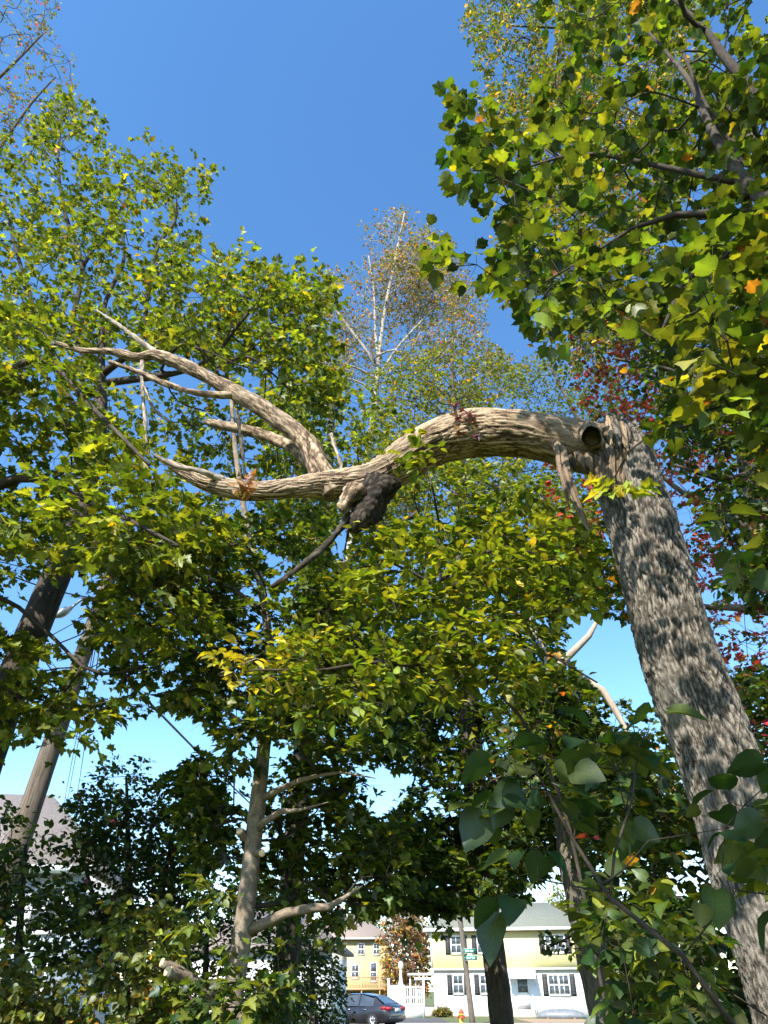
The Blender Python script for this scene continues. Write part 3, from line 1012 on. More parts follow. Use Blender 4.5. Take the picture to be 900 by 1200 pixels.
# thinning tree behind the left crown
make_tree('ash_tree', 'thinning tree with sparse grey-red leaves rising behind the tall left maple', 'tree',
          path_px([(-160, 900, 11, 20), (-130, 600, 11, 15), (-100, 350, 11, 10), (-70, 150, 11, 5), (-40, 20, 11, 2.4), (-25, -50, 11, 1.4)]),
          [path_px([(-100, 350, 11, 4), (-30, 220, 10.6, 2.4), (30, 130, 10.4, 1.4), (65, 90, 10.3, 0.8)]), path_px([(-70, 150, 11, 3), (0, 90, 10.5, 1.8), (50, 40, 10.3, 0.9)])],
          [([(-160, -80), (60, -80), (66, 20), (72, 60), (90, 70), (85, 120), (110, 118), (70, 170), (-160, 300)], 9.6, 12, 560)],
          'tiny', 0.095, (3, 4), 0.34, {'grey': 4, 'olive': 3, 'brown': 2, 'pink': 1.0, 'mid': 1}, 'bark_dark', 0, 0.45, clump=1.2, twig_r=0.004)

# pale tree with few rusty leaves
make_tree('birch_tree', 'pale-stemmed half-bare birch with sparse rusty leaves against the open sky', 'tree',
          path_px([(334, 1180, 17, 5.58), (352, 1000, 17, 5.21), (378, 800, 17, 4.71), (410, 640, 17, 3.97), (436, 500, 17, 3.35), (443, 430, 17, 2.6), (450, 370, 17, 1.98), (462, 310, 17, 1.61), (474, 250, 17, 0.74)]),
          [path_px([(443, 432, 17, 2.23), (425, 405, 16.8, 1.86), (402, 375, 16.6, 1.49), (382, 345, 16.5, 0.87)]),
           path_px([(444, 430, 17, 1.86), (440, 390, 17.2, 1.61), (438, 340, 17.3, 1.12), (432, 300, 17.3, 0.62)]),
           path_px([(444, 440, 17, 1.74), (468, 405, 17.2, 1.36), (500, 370, 17.3, 0.99), (530, 340, 17.3, 0.62)]),
           path_px([(443, 446, 17, 1.61), (415, 430, 16.5, 1.24), (385, 425, 16.3, 0.74)]),
           path_px([(445, 470, 17, 1.86), (425, 450, 16.5, 1.24), (395, 440, 16.3, 0.74)])],
          [([(372, 340), (385, 320), (415, 315), (430, 268), (452, 272), (474, 238), (492, 265), (520, 285), (530, 310), (552, 350), (565, 400), (520, 420), (470, 425), (440, 440), (400, 450), (372, 430)], 15.8, 18.4, 620),
           ([(430, 268), (474, 240), (520, 290), (535, 350), (490, 400), (440, 360)], 15.8, 18.4, 360),
           ([(480, 290), (525, 290), (560, 345), (585, 400), (600, 440), (560, 450), (500, 420), (480, 360)], 15.8, 18.4, 330),
           ([(362, 350), (385, 322), (412, 320), (420, 400), (400, 450), (360, 440)], 15.8, 18.0, 130)],
          'tiny', 0.10, (3, 3), 0.42, {'brown': 3.5, 'orange': 0.6, 'olive': 5, 'pink': 0.2, 'gold': 1.2, 'grey': 2.5}, 'bark_pale', 0, 0.5, clump=2.0, twigmat='bark_pale', twig_r=0.0045, flat=0.1, tilt=0.9)

# olive trees behind the arch
make_tree('poplar_tree', 'olive-leaved poplar standing behind the arch of the bent limb', 'tree',
          path_px([(588, 1195, 15, 9), (572, 1050, 15, 9), (556, 850, 15, 8), (545, 680, 15, 6), (534, 520, 15, 3.6), (528, 400, 15, 1.2)]), [],
          [([(430, 460), (470, 415), (500, 420), (525, 385), (548, 420), (572, 405), (590, 420), (600, 460), (612, 520), (600, 620), (430, 620)], 13.5, 16.5, 800)],
          'tiny', 0.10, (4, 4), 0.42, {'olive': 4, 'mid': 3, 'grey': 2, 'gold': 0.6, 'lime': 1}, 'bark_dark', 0, 0.5, clump=1.0, twig_r=0.004)
make_tree('poplar_tree', 'narrow grey-green poplar showing above the bent limb next to the break', 'tree',
          path_px([(850, 1000, 17, 9), (800, 800, 17, 7), (768, 690, 17, 6), (738, 600, 17, 4.6), (692, 520, 17, 3), (645, 430, 17, 1.2)]), [],
          [([(600, 440), (615, 420), (632, 430), (645, 405), (668, 430), (720, 430), (740, 560), (620, 640), (600, 560)], 15.5, 18.5, 380)],
          'tiny', 0.10, (4, 4), 0.42, {'grey': 3, 'mid': 3, 'green': 2, 'olive': 2}, 'bark_dark', 0, 0.5, clump=1.0, twig_r=0.004)

# maple in the middle: tan trunk, lopped low boughs
MAPTR = path_px([(262, 1225, 7.0, 13.1), (272, 1165, 7.0, 12.6), (284, 1090, 7.0, 11.7), (291, 1030, 7.0, 10.4), (298, 970, 7.0, 9.6), (306, 905, 7.0, 8.7), (313, 840, 7.0, 7.4),
                 (318, 780, 7.0, 6.1), (308, 700, 7.0, 4.3), (290, 620, 7.0, 3.5), (275, 520, 7.0, 2.8), (270, 440, 7.0, 1.7)])
t, base, trunk_o, crown = make_tree(
    'maple_tree', 'slim maple with a tan trunk, lopped stubs and three bare boughs below its shaded crown', 'tree', MAPTR,
    [path_px([(304, 938, 7.0, 5), (322, 928, 6.9, 4.2), (350, 915, 6.8, 3.0), (400, 905, 6.7, 1.7), (440, 912, 6.6, 0.6)]),
     path_px([(299, 975, 7.0, 5.5), (310, 963, 6.9, 4.4), (330, 951, 6.8, 3.6), (352, 949, 6.75, 2.0), (385, 940, 6.7, 0.6)]),
     path_px([(288, 1092, 7.0, 7), (310, 1082, 6.9, 6), (335, 1070, 6.8, 5.4), (365, 1064, 6.75, 5), (385, 1063, 6.7, 4.2), (402, 1053, 6.7, 2.6), (425, 1038, 6.6, 0.7)]),
     path_px([(314, 850, 7.0, 5), (332, 835, 7.2, 4), (360, 815, 7.4, 3), (400, 800, 7.5, 1.6)]),
     path_px([(310, 870, 7.0, 3.5), (290, 850, 7.1, 3), (265, 835, 7.2, 1.8)]),
     path_px([(312, 720, 7.0, 4), (250, 680, 7.2, 3), (190, 690, 7.3, 1.8)])],
    [([(130, 640), (300, 600), (380, 620), (400, 700), (440, 760), (430, 830), (410, 885), (330, 870), (270, 880), (235, 840), (200, 800), (140, 800)], 6.2, 8.2, 380),
     ([(340, 880), (440, 890), (430, 960), (470, 985), (455, 1050), (420, 1085), (330, 1060), (315, 1000)], 7.3, 8.6, 150),
     ([(200, 880), (285, 880), (280, 1010), (230, 1000)], 7.2, 8.2, 60),
     ([(215, 1150), (330, 1140), (335, 1215), (240, 1215)], 6.0, 6.7, 20), ([(225, 1040), (262, 1035), (262, 1090), (232, 1090)], 6.6, 7.0, 7)],
    'maple', 0.095, (4, 5), 0.28, {'deep': 2, 'green': 4, 'mid': 3, 'lime': 1.6, 'yellow': 0.08}, 'bark_tan', 300, 0.3,
    trunk_n=40, trunk_step=0.05, trunk_rough=0.12, tilt=0.45)


def stub(lst, name='sawn_stub', mat='bark_tan'):
    p, r = path_px(lst)
    p, r = resample(p, r, 0.03)
    m = MB(); tube(m, p, r, 22, rough_disp(0.10, random.random() * 8))
    s = m.build(name, M[mat], trunk_o, base, True)
    d = p[-1] - p[-3]; d /= np.linalg.norm(d)
    m = MB(); tube(m, [p[-1] - d * 0.01, p[-1] + d * 0.006, p[-1] + d * 0.009], [r[-1] * 0.9, r[-1] * 0.93, r[-1] * 0.86], 22, rough_disp(0.05, 1))
    m.build('cut_face', M['cut'], trunk_o, base)


stub([(275, 1190, 7.0, 10), (245, 1165, 6.9, 8.5), (220, 1147, 6.75, 7.5), (197, 1139, 6.6, 7)])
stub([(240, 1162, 6.92, 5), (215, 1140, 6.85, 5), (190, 1128, 6.75, 5)])
stub([(294, 1002, 7.0, 4), (304, 999, 6.9, 4), (307, 1000, 6.8, 4)])
stub([(290, 985, 7.0, 4), (283, 978, 6.95, 4.5), (281, 974, 6.9, 4.5)])
stub([(280, 1190, 6.9, 5), (288, 1195, 6.7, 6), (291, 1197, 6.62, 6)])

# dark trunk just behind it
make_tree('ash_tree', 'dark ivy-brown trunk behind the slim tan maple, with a bright green crown below the arch', 'tree',
          path_px([(322, 1240, 12, 15), (330, 1180, 12, 14.5), (338, 1090, 12, 14), (346, 980, 12, 13), (358, 850, 12, 11), (370, 720, 12, 9.5), (377, 660, 12, 8), (384, 560, 12, 6), (390, 470, 12, 3)]),
          [path_px([(372, 700, 12, 5), (430, 640, 12, 4), (490, 600, 12, 2.4)]), path_px([(378, 640, 12, 4), (350, 560, 12, 3), (330, 480, 12, 2)])],
          [([(300, 470), (370, 420), (400, 460), (450, 470), (480, 520), (560, 545), (640, 560), (690, 600), (680, 690), (560, 720), (440, 720), (400, 690), (330, 660)], 10.5, 13.5, 600),
           ([(330, 720), (480, 720), (520, 830), (440, 890), (345, 880)], 11, 13.5, 190)],
          'maple', 0.105, (4, 5), 0.42, {'green': 3, 'mid': 4, 'lime': 3, 'yellow': 0.1}, 'bark_dark', 0, 0.5, clump=1.0)

# shaded maple in front of the yellow house
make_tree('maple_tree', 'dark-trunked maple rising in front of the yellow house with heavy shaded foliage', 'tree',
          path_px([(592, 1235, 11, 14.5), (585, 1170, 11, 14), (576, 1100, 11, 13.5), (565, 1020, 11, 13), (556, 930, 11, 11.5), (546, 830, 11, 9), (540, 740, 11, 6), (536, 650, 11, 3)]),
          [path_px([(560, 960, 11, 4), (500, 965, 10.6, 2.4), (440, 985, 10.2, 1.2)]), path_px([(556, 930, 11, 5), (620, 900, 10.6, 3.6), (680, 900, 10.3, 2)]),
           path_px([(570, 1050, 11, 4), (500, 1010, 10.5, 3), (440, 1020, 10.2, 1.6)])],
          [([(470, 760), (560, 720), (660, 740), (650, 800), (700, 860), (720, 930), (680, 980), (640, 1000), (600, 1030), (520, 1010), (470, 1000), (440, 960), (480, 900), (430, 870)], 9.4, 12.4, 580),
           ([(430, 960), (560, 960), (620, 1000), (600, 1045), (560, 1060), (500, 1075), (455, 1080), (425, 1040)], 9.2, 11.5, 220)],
          'maple', 0.115, (4, 5), 0.36, GREEN_SHADED, 'bark_dark', 150, 0.42, clump=0.9, trunk_n=26, trunk_step=0.06, trunk_rough=0.16)

# slender sapling with oval leaves under the arch
make_tree('hornbeam_sapling', 'slender sapling with oval lime leaves in flat sprays under the arch of the bent limb', 'sapling',
          path_px([(722, 1240, 5.4, 2.2), (700, 1130, 5.4, 2.2), (678, 1020, 5.4, 2.1), (655, 930, 5.4, 2), (610, 840, 5.4, 2), (545, 770, 5.4, 1.9), (518, 710, 5.4, 1.7), (514, 610, 5.4, 1.4), (500, 545, 5.4, 0.8)]),
          [path_px([(520, 790, 5.4, 2.6), (450, 775, 5.2, 2.2), (380, 785, 5.0, 1.8), (300, 785, 4.9, 1.2), (258, 792, 4.85, 0.8)]),
           path_px([(519, 780, 5.4, 2.6), (580, 760, 5.2, 2.1), (650, 770, 5.1, 1.6), (700, 800, 5.0, 1)]),
           path_px([(516, 690, 5.4, 2.2), (460, 660, 5.3, 1.6), (420, 665, 5.2, 1)]), path_px([(516, 680, 5.4, 2.2), (590, 640, 5.3, 1.6), (650, 660, 5.3, 1)])],
          [([(340, 755), (480, 740), (600, 720), (690, 760), (690, 800), (560, 815), (420, 830), (340, 815)], 4.8, 5.8, 120),
           ([(400, 650), (480, 610), (600, 590), (680, 620), (690, 720), (560, 735), (430, 720)], 4.9, 5.9, 150),
           ([(478, 530), (500, 535), (505, 570), (480, 560)], 4.75, 4.85, 4)],
          'oval', 0.088, (4, 4), 0.22, {'mid': 3, 'lime': 5, 'green': 1.5, 'yellow': 0.25}, 'twig', 300, 0.22, flat=0.05, tilt=0.3, droop=0.12, clump=0.5, twig_r=0.0018)
# the yellowed spray of the same kind in front of the tan trunk
make_tree('hornbeam_sapling', 'thin whip of a sapling with a yellowed spray of oval leaves across the tan trunk', 'sapling',
          path_px([(262, 1225, 7.35, 1.6), (276, 1140, 7.35, 1.6), (294, 1000, 7.3, 1.5), (308, 890, 7.2, 1.4), (314, 830, 7.15, 1.2), (335, 800, 6.6, 1.0)]),
          [path_px([(314, 832, 7.15, 1.1), (338, 798, 6.0, 1.0), (330, 778, 5.4, 0.9), (300, 772, 5.1, 0.8), (255, 790, 5.1, 0.6)])],
          [([(248, 770), (290, 762), (345, 752), (372, 770), (352, 790), (300, 795), (250, 805)], 4.9, 5.3, 16)],
          'oval', 0.085, (3, 3), 0.17, {'yellow': 6, 'lime': 2}, 'bark_tan', 144, 0.2, flat=0.05, tilt=0.35, clump=0, twig_r=0.0016)

# trunk right of the house with pale broken top
T9, t9b, t9tr, t9cr = make_tree('maple_tree', 'thick mottled trunk between the yellow house and the broken tree, pale dead boughs above', 'tree',
          path_px([(725, 1260, 9, 21), (709, 1180, 9, 19.5), (690, 1100, 9, 18), (673, 1010, 9, 17), (660, 930, 9, 15), (650, 860, 9, 13), (645, 805, 9, 10)]),
          [path_px([(646, 815, 9, 8), (640, 800, 8.9, 6), (665, 770, 8.8, 4.5), (690, 745, 8.7, 3.5), (703, 722, 8.7, 2)]),
           path_px([(650, 850, 9, 7), (690, 800, 8.9, 5), (720, 830, 8.9, 4), (745, 880, 8.8, 2)]),
           path_px([(648, 830, 9, 6), (640, 770, 9.1, 3.5), (620, 730, 9.1, 2)])],
          [([(600, 640), (700, 620), (720, 690), (735, 720), (650, 712), (610, 720)], 8.4, 10.2, 160),
           ([(620, 790), (660, 790), (760, 850), (790, 960), (770, 1000), (700, 960), (640, 930), (610, 880)], 8.0, 10.0, 260)],
          'maple', 0.105, (4, 5), 0.34, {'deep': 3, 'green': 4, 'mid': 2, 'orange': 0.25, 'gold': 0.3}, 'bark_grey', 0, 0.38, trunk_n=30, trunk_step=0.06, trunk_rough=0.16, branchmat='wood_dead', nbranch=6)

# its low spray of small leaves hanging across the yellow house
p, r = path_px([(682, 1070, 9, 2), (675, 1092, 8.8, 1.6), (660, 1102, 8.7, 1.1), (640, 1112, 8.6, 0.6)])
m = MB(); tube(m, *resample(p, r, 0.05), 6); m.build('branch', M['twig'], t9tr, t9b, True)
c0 = P(rng.uniform(634, 676, 60), rng.normal(1106, 8, 60), rng.uniform(8.5, 8.9, 60))
leaf_objects('oval', OVAL, {'deep': 5, 'green': 2}, c0, leaf_frames(c0, rng.standard_normal((60, 3)) - (0, 0, 0.5), (0, -0.3, 1), 0.7), rng.uniform(0.05, 0.085, 60), t9cr, t9b)

# red maple beyond the broken trunk
make_tree('red_maple_tree', 'sparse maple with crimson and dull green leaves behind the broken trunk', 'tree',
          path_px([(1010, 1000, 12, 22), (960, 820, 12, 19), (915, 680, 12, 17), (892, 600, 12, 15), (868, 500, 12, 10), (850, 400, 12, 5)]),
          [path_px([(905, 650, 12, 7), (850, 600, 11.6, 5), (790, 570, 11.4, 3), (700, 480, 11.2, 1.6)]), path_px([(930, 720, 12, 6), (860, 712, 11.5, 4.4), (820, 710, 11.3, 3), (760, 690, 11.2, 1.6)]),
           path_px([(870, 510, 12, 6), (800, 430, 11.6, 4), (730, 400, 11.4, 2)])],
          [([(672, 400), (700, 375), (760, 370), (770, 450), (770, 500), (690, 485)], 10.5, 12, 150), ([(740, 370), (860, 400), (1000, 400), (1000, 620), (780, 560), (740, 480)], 10.5, 13.5, 300),
           ([(650, 545), (690, 560), (700, 660), (665, 640)], 8.6, 9.6, 14),
           ([(770, 560), (1000, 600), (1000, 900), (860, 870), (820, 760)], 10.5, 13.5, 300)],
          'maple', 0.10, (3, 4), 0.40, {'red': 3.6, 'pink': 2.6, 'wine': 1.0, 'green': 2.5, 'olive': 2, 'orange': 0.4}, 'bark_grey', 0, 0.5, clump=1.3)

# green tree beyond on the right
make_tree('cherry_tree', 'dense dull green tree filling the gap between the red maple and the near boughs', 'tree',
          path_px([(1040, 1000, 8, 18), (1000, 800, 8, 15), (960, 600, 8, 12), (920, 450, 8, 8), (890, 350, 8, 4)]),
          [path_px([(960, 600, 8, 6), (890, 500, 7.7, 4.4), (800, 440, 7.5, 3), (720, 420, 7.3, 1.6)]), path_px([(940, 520, 8, 5), (860, 560, 7.5, 3.5), (790, 545, 7.3, 1.6)])],
          [([(745, 400), (770, 340), (800, 330), (980, 330), (980, 560), (860, 540), (800, 530), (760, 470)], 6.8, 9.0, 340),
           ([(810, 540), (980, 560), (980, 760), (890, 700), (830, 620)], 6.8, 8.6, 120)],
          'heart', 0.095, (4, 5), 0.32, {'deep': 3, 'green': 4, 'mid': 2.5, 'gold': 0.3, 'wine': 0.25}, 'bark_dark', 0, 0.38, clump=0.8)

# fine-leaved tree high at the right
make_tree('birch_tree', 'high birch with fine bronze-green leaves above the near boughs at the sky edge', 'tree',
          path_px([(1080, 900, 8.5, 20), (1040, 600, 8.5, 15), (960, 300, 8.5, 8), (850, 120, 8.5, 4), (760, 20, 8.5, 2.4), (720, -60, 8.5, 1.4)]),
          [path_px([(900, 200, 8.5, 3.6), (760, 160, 8, 2.4), (660, 140, 7.8, 1.6), (590, 120, 7.7, 0.9)]), path_px([(820, 90, 8.5, 3), (700, 40, 8, 2), (600, 30, 7.8, 1)]),
           path_px([(920, 240, 8.5, 6), (780, 280, 8, 3.6), (680, 300, 7.8, 2), (620, 320, 7.7, 1.2)])],
          [([(568, -60), (556, 0), (545, 35), (570, 60), (562, 100), (575, 150), (600, 180), (620, 240), (660, 300), (760, 300), (820, 180), (820, -60)], 7.0, 9.0, 1250),
           ([(590, 240), (700, 290), (760, 380), (660, 420), (640, 380), (600, 350)], 7.0, 8.8, 150)],
          'small', 0.095, (4, 6), 0.34, {'olive': 4, 'mid': 3, 'green': 3, 'brown': 1.2, 'gold': 1}, 'bark_dark', 0, 0.4, clump=0.9, tilt=0.8, twig_r=0.0026)

# near boughs overhead at the right, large leaves
TUL, tulb, tultr, tulcr = make_tree(
    'tulip_tree', 'near tree with large broad leaves overhanging the broken trunk, dark boughs spreading from the side', 'tree',
    ([(3.75, 1.9, 0.0), (3.65, 2.0, 1.5), (3.45, 2.2, 3.0), (3.05, 2.5, 4.6), (2.55, 2.75, 5.9), (2.45, 2.8, 6.8), (2.5, 2.85, 7.8), (2.4, 2.9, 8.8)], [0.15, 0.13, 0.11, 0.085, 0.055, 0.035, 0.022, 0.010]),
    [([(3.3, 2.3, 3.6), (2.6, 1.2, 4.5), (1.6, 0.0, 4.9), (0.6, -1.0, 5.1), (-0.6, -1.8, 5.2)], [0.05, 0.04, 0.032, 0.02, 0.008]),  # unseen bough added to carry the shading leaf masses
     path_px([(874, 262, 2.78, 8), (840, 250, 2.8, 6), (790, 252, 2.85, 4), (740, 268, 2.9, 2.4), (690, 300, 2.95, 1.5), (640, 330, 3.0, 1)]),
     path_px([(905, 134, 2.7, 8), (875, 98, 2.7, 6.5), (845, 62, 2.7, 5), (828, 36, 2.7, 3.5), (800, 8, 2.7, 2), (760, -20, 2.7, 1)]),
     path_px([(872, 232, 2.8, 6), (860, 170, 2.8, 4), (830, 130, 2.85, 3), (800, 60, 2.9, 1.6)]),
     path_px([(868, 280, 2.76, 7), (845, 300, 2.8, 5), (800, 330, 2.8, 4), (770, 400, 2.85, 2), (730, 370, 2.9, 1)]),
     path_px([(878, 215, 2.8, 5), (820, 205, 2.9, 4), (750, 190, 3.0, 3), (680, 180, 3.1, 2), (600, 200, 3.1, 1.2), (545, 200, 3.1, 0.7)]),
     path_px([(900, 460, 2.7, 5), (860, 480, 2.8, 3.4), (800, 500, 2.95, 2), (768, 505, 3.0, 1.5), (735, 530, 3.1, 1.1), (720, 560, 3.15, 0.8)])],
    [([(640, -100), (655, 10), (690, 60), (640, 110), (610, 180), (570, 170), (548, 140), (536, 165), (530, 205), (560, 225), (590, 260), (575, 300), (580, 330), (620, 350), (640, 385), (700, 370), (770, 375), (820, 400),
       (860, 440), (1000, 460), (1050, 300), (1050, -100)], 2.5, 4.6, 500),
     ([(830, 240), (1000, 220), (1000, 560), (880, 520), (830, 520), (810, 480), (840, 440), (800, 380)], 2.1, 2.8, 70),
     (((0.4, -1.15, 5.0), (2.2, 1.85, 0.8)), None, None, 330), (((2.1, 0.2, 8.4), (1.7, 1.4, 0.9)), None, None, 150), (((2.2, -0.2, 5.2), (1.2, 1.4, 0.9)), None, None, 120),  # unseen leaf masses added above and behind the camera to cast shade
     ([(540, 130), (570, 150), (600, 170), (560, 215), (528, 210)], 2.7, 3.2, 14),
     ([(512, 300), (540, 295), (560, 310), (535, 330)], 3.0, 3.2, 3)],
    'broad', 0.09, (3, 4), 0.24, {'deep': 2.5, 'green': 5, 'mid': 3, 'lime': 1.2, 'yellow': 0.22, 'orange': 0.10}, 'bark_dark', 230, 0.25, tilt=0.3, droop=0.22, clump=0.7, twig_r=0.0026, stemmat='twig', nbranch=40)

sp_pos = P(rng.uniform(698, 752, 20), rng.normal(571, 5.5, 20), rng.uniform(3.05, 3.2, 20))
sp_d = np.stack([(sp_pos[:, 0] - sp_pos[:, 0].mean()) * 9 + 0.3 * rng.standard_normal(20), rng.uniform(-0.6, 0.3, 20), rng.uniform(-0.45, 0.0, 20)], -1)
leaf_objects('maple', MAPLE, {'lime': 5, 'yellow': 0.5}, sp_pos, leaf_frames(sp_pos, sp_d, (0, 0, 1), 0.3), rng.uniform(0.07, 0.115, 20), tulcr, tulb)
c0 = sample_poly([(800, 255), (910, 235), (910, 480), (850, 470), (800, 490), (770, 500), (830, 400), (800, 330)], 2.25, 2.7, 50)
leaf_objects('broad', BROAD, {'lime': 5, 'mid': 1.5, 'yellow': 1.2, 'orange': 0.5}, c0, leaf_frames(c0, rng.standard_normal((50, 3)) * (1, 1, 0.25) - (0, 0, 0.15), (0, 0, 1), 0.25), rng.uniform(0.075, 0.115, 50), tulcr, tulb)

# foreground shrub, lower right: long bare stems with big leaves coloured dark for shade
make_tree('viburnum_shrub', 'lanky shrub with thin dark stems and big rounded leaves in front of the broken trunk', 'shrub',
          ([(1.55, 2.0, 0.0), (1.50, 2.03, 0.4), (1.40, 2.08, 0.9), (1.28, 2.12, 1.3)], [0.014, 0.012, 0.010, 0.008]),
          [path_px([(880, 1230, 2.1, 3.6), (800, 1120, 2.1, 3.2), (715, 1052, 2.1, 2.8), (672, 985, 2.15, 2.2), (640, 925, 2.2, 1.6), (622, 893, 2.2, 1.0)]),
           path_px([(715, 1052, 2.1, 1.8), (720, 1000, 2.12, 1.6), (740, 940, 2.14, 1.4), (748, 880, 2.15, 1.1), (742, 850, 2.15, 0.7)]),
           path_px([(706, 1045, 2.1, 1.2), (670, 1038, 2.1, 1.0), (630, 1030, 2.1, 0.8)]),
           path_px([(706, 1036, 2.1, 1.2), (730, 1020, 2.1, 1.0), (760, 985, 2.1, 0.8)])],
          [([(690, 850), (760, 845), (760, 960), (690, 960), (700, 900)], 2.05, 2.25, 9),
           ([(575, 880), (650, 900), (690, 980), (640, 1050), (600, 1060), (585, 960)], 2.05, 2.3, 11),
           ([(850, 900), (940, 880), (940, 1080), (860, 1080), (840, 1010)], 1.9, 2.3, 14),
           ([(820, 600), (890, 620), (880, 700), (830, 700)], 2.3, 2.5, 4)],
          'heart', 0.09, (2, 2), 0.10, {'deep': 5, 'green': 3}, 'twig', 152, 0.15, clump=0, tilt=0.45, droop=0.5, flat=0.1, twig_r=0.0016)

# brush at the foot of the broken tree
make_tree('viburnum_shrub', 'bushy shrub with fresh lime leaves growing at the foot of the mottled trunk', 'shrub',
          ([(1.95, 4.2, 0.0), (1.93, 4.2, 0.5), (1.9, 4.2, 1.0), (1.85, 4.2, 1.5)], [0.022, 0.018, 0.014, 0.008]), [],
          [([(685, 1085), (740, 1060), (800, 1070), (830, 1130), (880, 1230), (730, 1230), (715, 1140), (690, 1120)], 3.6, 4.6, 60)],
          'heart', 0.08, (3, 3), 0.20, {'deep': 2, 'green': 5, 'mid': 2, 'lime': 1.2}, 'twig', 300, 0.2, clump=0.4, tilt=0.5, droop=0.4, twig_r=0.002)  # mostly dark greens, the shade of the crowns above put into the colour
make_tree('understory_tree', 'dark understory tree with mixed green and bronze leaves close behind the broken trunk', 'tree',
          ([(3.5, 6.8, 0.0), (3.45, 6.8, 1.0), (3.35, 6.8, 2.2), (3.2, 6.8, 3.2)], [0.05, 0.04, 0.03, 0.012]),
          [([(3.4, 6.8, 1.6), (2.9, 6.7, 2.2), (2.3, 6.6, 2.6)], [0.02, 0.015, 0.007])],
          [([(700, 900), (790, 900), (830, 980), (870, 1060), (1000, 1040), (1000, 1260), (730, 1260), (740, 1120), (705, 1050), (690, 980)], 5.7, 8.0, 420)],
          'heart', 0.10, (3, 4), 0.26, {'deep': 4, 'green': 5, 'mid': 2, 'gold': 0.5, 'wine': 0.25, 'lime': 0.6}, 'twig', 0, 0.28, clump=0.6, tilt=0.5)
make_tree('understory_tree', 'understory tree with small dark leaves right of the broken trunk', 'tree',
          ([(5.2, 7.6, 0.0), (5.2, 7.6, 1.2), (5.1, 7.6, 2.6), (4.9, 7.6, 4.2)], [0.06, 0.05, 0.035, 0.012]), [],
          [([(860, 800), (1000, 760), (1000, 1100), (900, 1040), (880, 900)], 6.4, 8.6, 200)],
          'heart', 0.095, (3, 4), 0.28, {'deep': 3, 'green': 5, 'red': 0.8, 'olive': 1}, 'twig', 0, 0.3, clump=0.7)

# lower left: tall dark privet over a sunlit tangle
make_tree('privet_shrub', 'tall dark privet with fine leaves against the pale sky beside the grey-roofed house', 'shrub',
          path_px([(165, 1235, 9.5, 7), (160, 1150, 9.5, 6.5), (152, 1060, 9.5, 5), (150, 980, 9.5, 3), (148, 910, 9.5, 1.4)]),
          [path_px([(160, 1150, 9.5, 5), (185, 1060, 9.5, 3.6), (205, 970, 9.5, 2), (215, 930, 9.5, 1)]), path_px([(161, 1160, 9.5, 5), (120, 1080, 9.4, 3), (95, 1000, 9.4, 1.6)])],
          [([(112, 912), (130, 890), (150, 905), (165, 892), (190, 930), (215, 900), (245, 905), (255, 960), (225, 1000), (215, 1120), (100, 1120), (105, 1040), (90, 1000), (105, 960), (70, 940)], 8.6, 10.4, 520)],
          'oval', 0.062, (4, 5), 0.24, {'deep': 5, 'green': 3, 'wine': 0.3}, 'twig', 0, 0.28, clump=0.5, tilt=0.9, twig_r=0.002)
make_tree('bittersweet_shrub', 'sunlit tangle of olive-yellow leaves in front of the dark privet', 'shrub',
          path_px([(150, 1300, 7.6, 6), (150, 1240, 7.6, 5), (150, 1180, 7.6, 3), (152, 1130, 7.6, 1.4)]), [path_px([(150, 1250, 7.6, 4), (60, 1190, 7.6, 2.4), (10, 1150, 7.6, 1.2)])],
          [([(-60, 1130), (10, 1110), (40, 1170), (90, 1180), (100, 1080), (140, 1060), (200, 1080), (215, 1130), (190, 1160), (240, 1180), (245, 1240), (-60, 1240)], 7.0, 8.4, 380)],
          'heart', 0.065, (3, 5), 0.20, {'olive': 4, 'gold': 0.7, 'green': 2, 'lime': 2.5, 'mid': 2}, 'twig', 0, 0.25, clump=0.35, tilt=0.9, droop=0.5, twig_r=0.002)
make_tree('elder_shrub', 'shady shrub with small leaves in front of the pale blue siding', 'shrub',
          path_px([(20, 1250, 8.8, 7), (20, 1150, 8.8, 5.5), (25, 1060, 8.8, 3.5), (30, 990, 8.8, 1.6)]), [],
          [([(-60, 960), (30, 940), (90, 1000), (100, 1060), (60, 1040), (30, 1080), (40, 1150), (-60, 1180)], 8.0, 9.8, 210),
           ([(45, 1050), (85, 1020), (90, 1130), (55, 1160)], 8.0, 9.4, 60)],
          'oval', 0.075, (3, 5), 0.24, {'deep': 4, 'green': 4, 'mid': 2}, 'twig', 0, 0.28, clump=0.5, tilt=0.8, twig_r=0.002)
make_tree('privet_shrub', 'dark rounded privet hiding the bonnet of the parked car', 'shrub',
          path_px([(368, 1260, 15, 6), (368, 1200, 15, 5), (366, 1150, 15, 3), (366, 1110, 15, 1.4)]), [],
          [([(335, 1115), (350, 1090), (385, 1110), (400, 1130), (395, 1160), (408, 1180), (400, 1240), (300, 1240), (310, 1160)], 14, 16.2, 330)],
          'oval', 0.075, (4, 5), 0.28, {'deep': 6, 'green': 3}, 'twig', 0, 0.35, clump=0.6, tilt=0.8, twig_r=0.003)
make_tree('privet_shrub', 'dark privet filling the gap between the cut stubs and the white garage', 'shrub',
          path_px([(240, 1280, 11.5, 6), (240, 1180, 11.5, 5), (242, 1110, 11.5, 3), (245, 1050, 11.5, 1.4)]), [],
          [([(200, 1000), (270, 980), (340, 1080), (330, 1240), (200, 1240)], 10.6, 12.6, 300)],
          'oval', 0.075, (3, 5), 0.28, {'deep': 6, 'green': 3}, 'twig', 0, 0.32, clump=0.7, tilt=0.8, twig_r=0.0025)

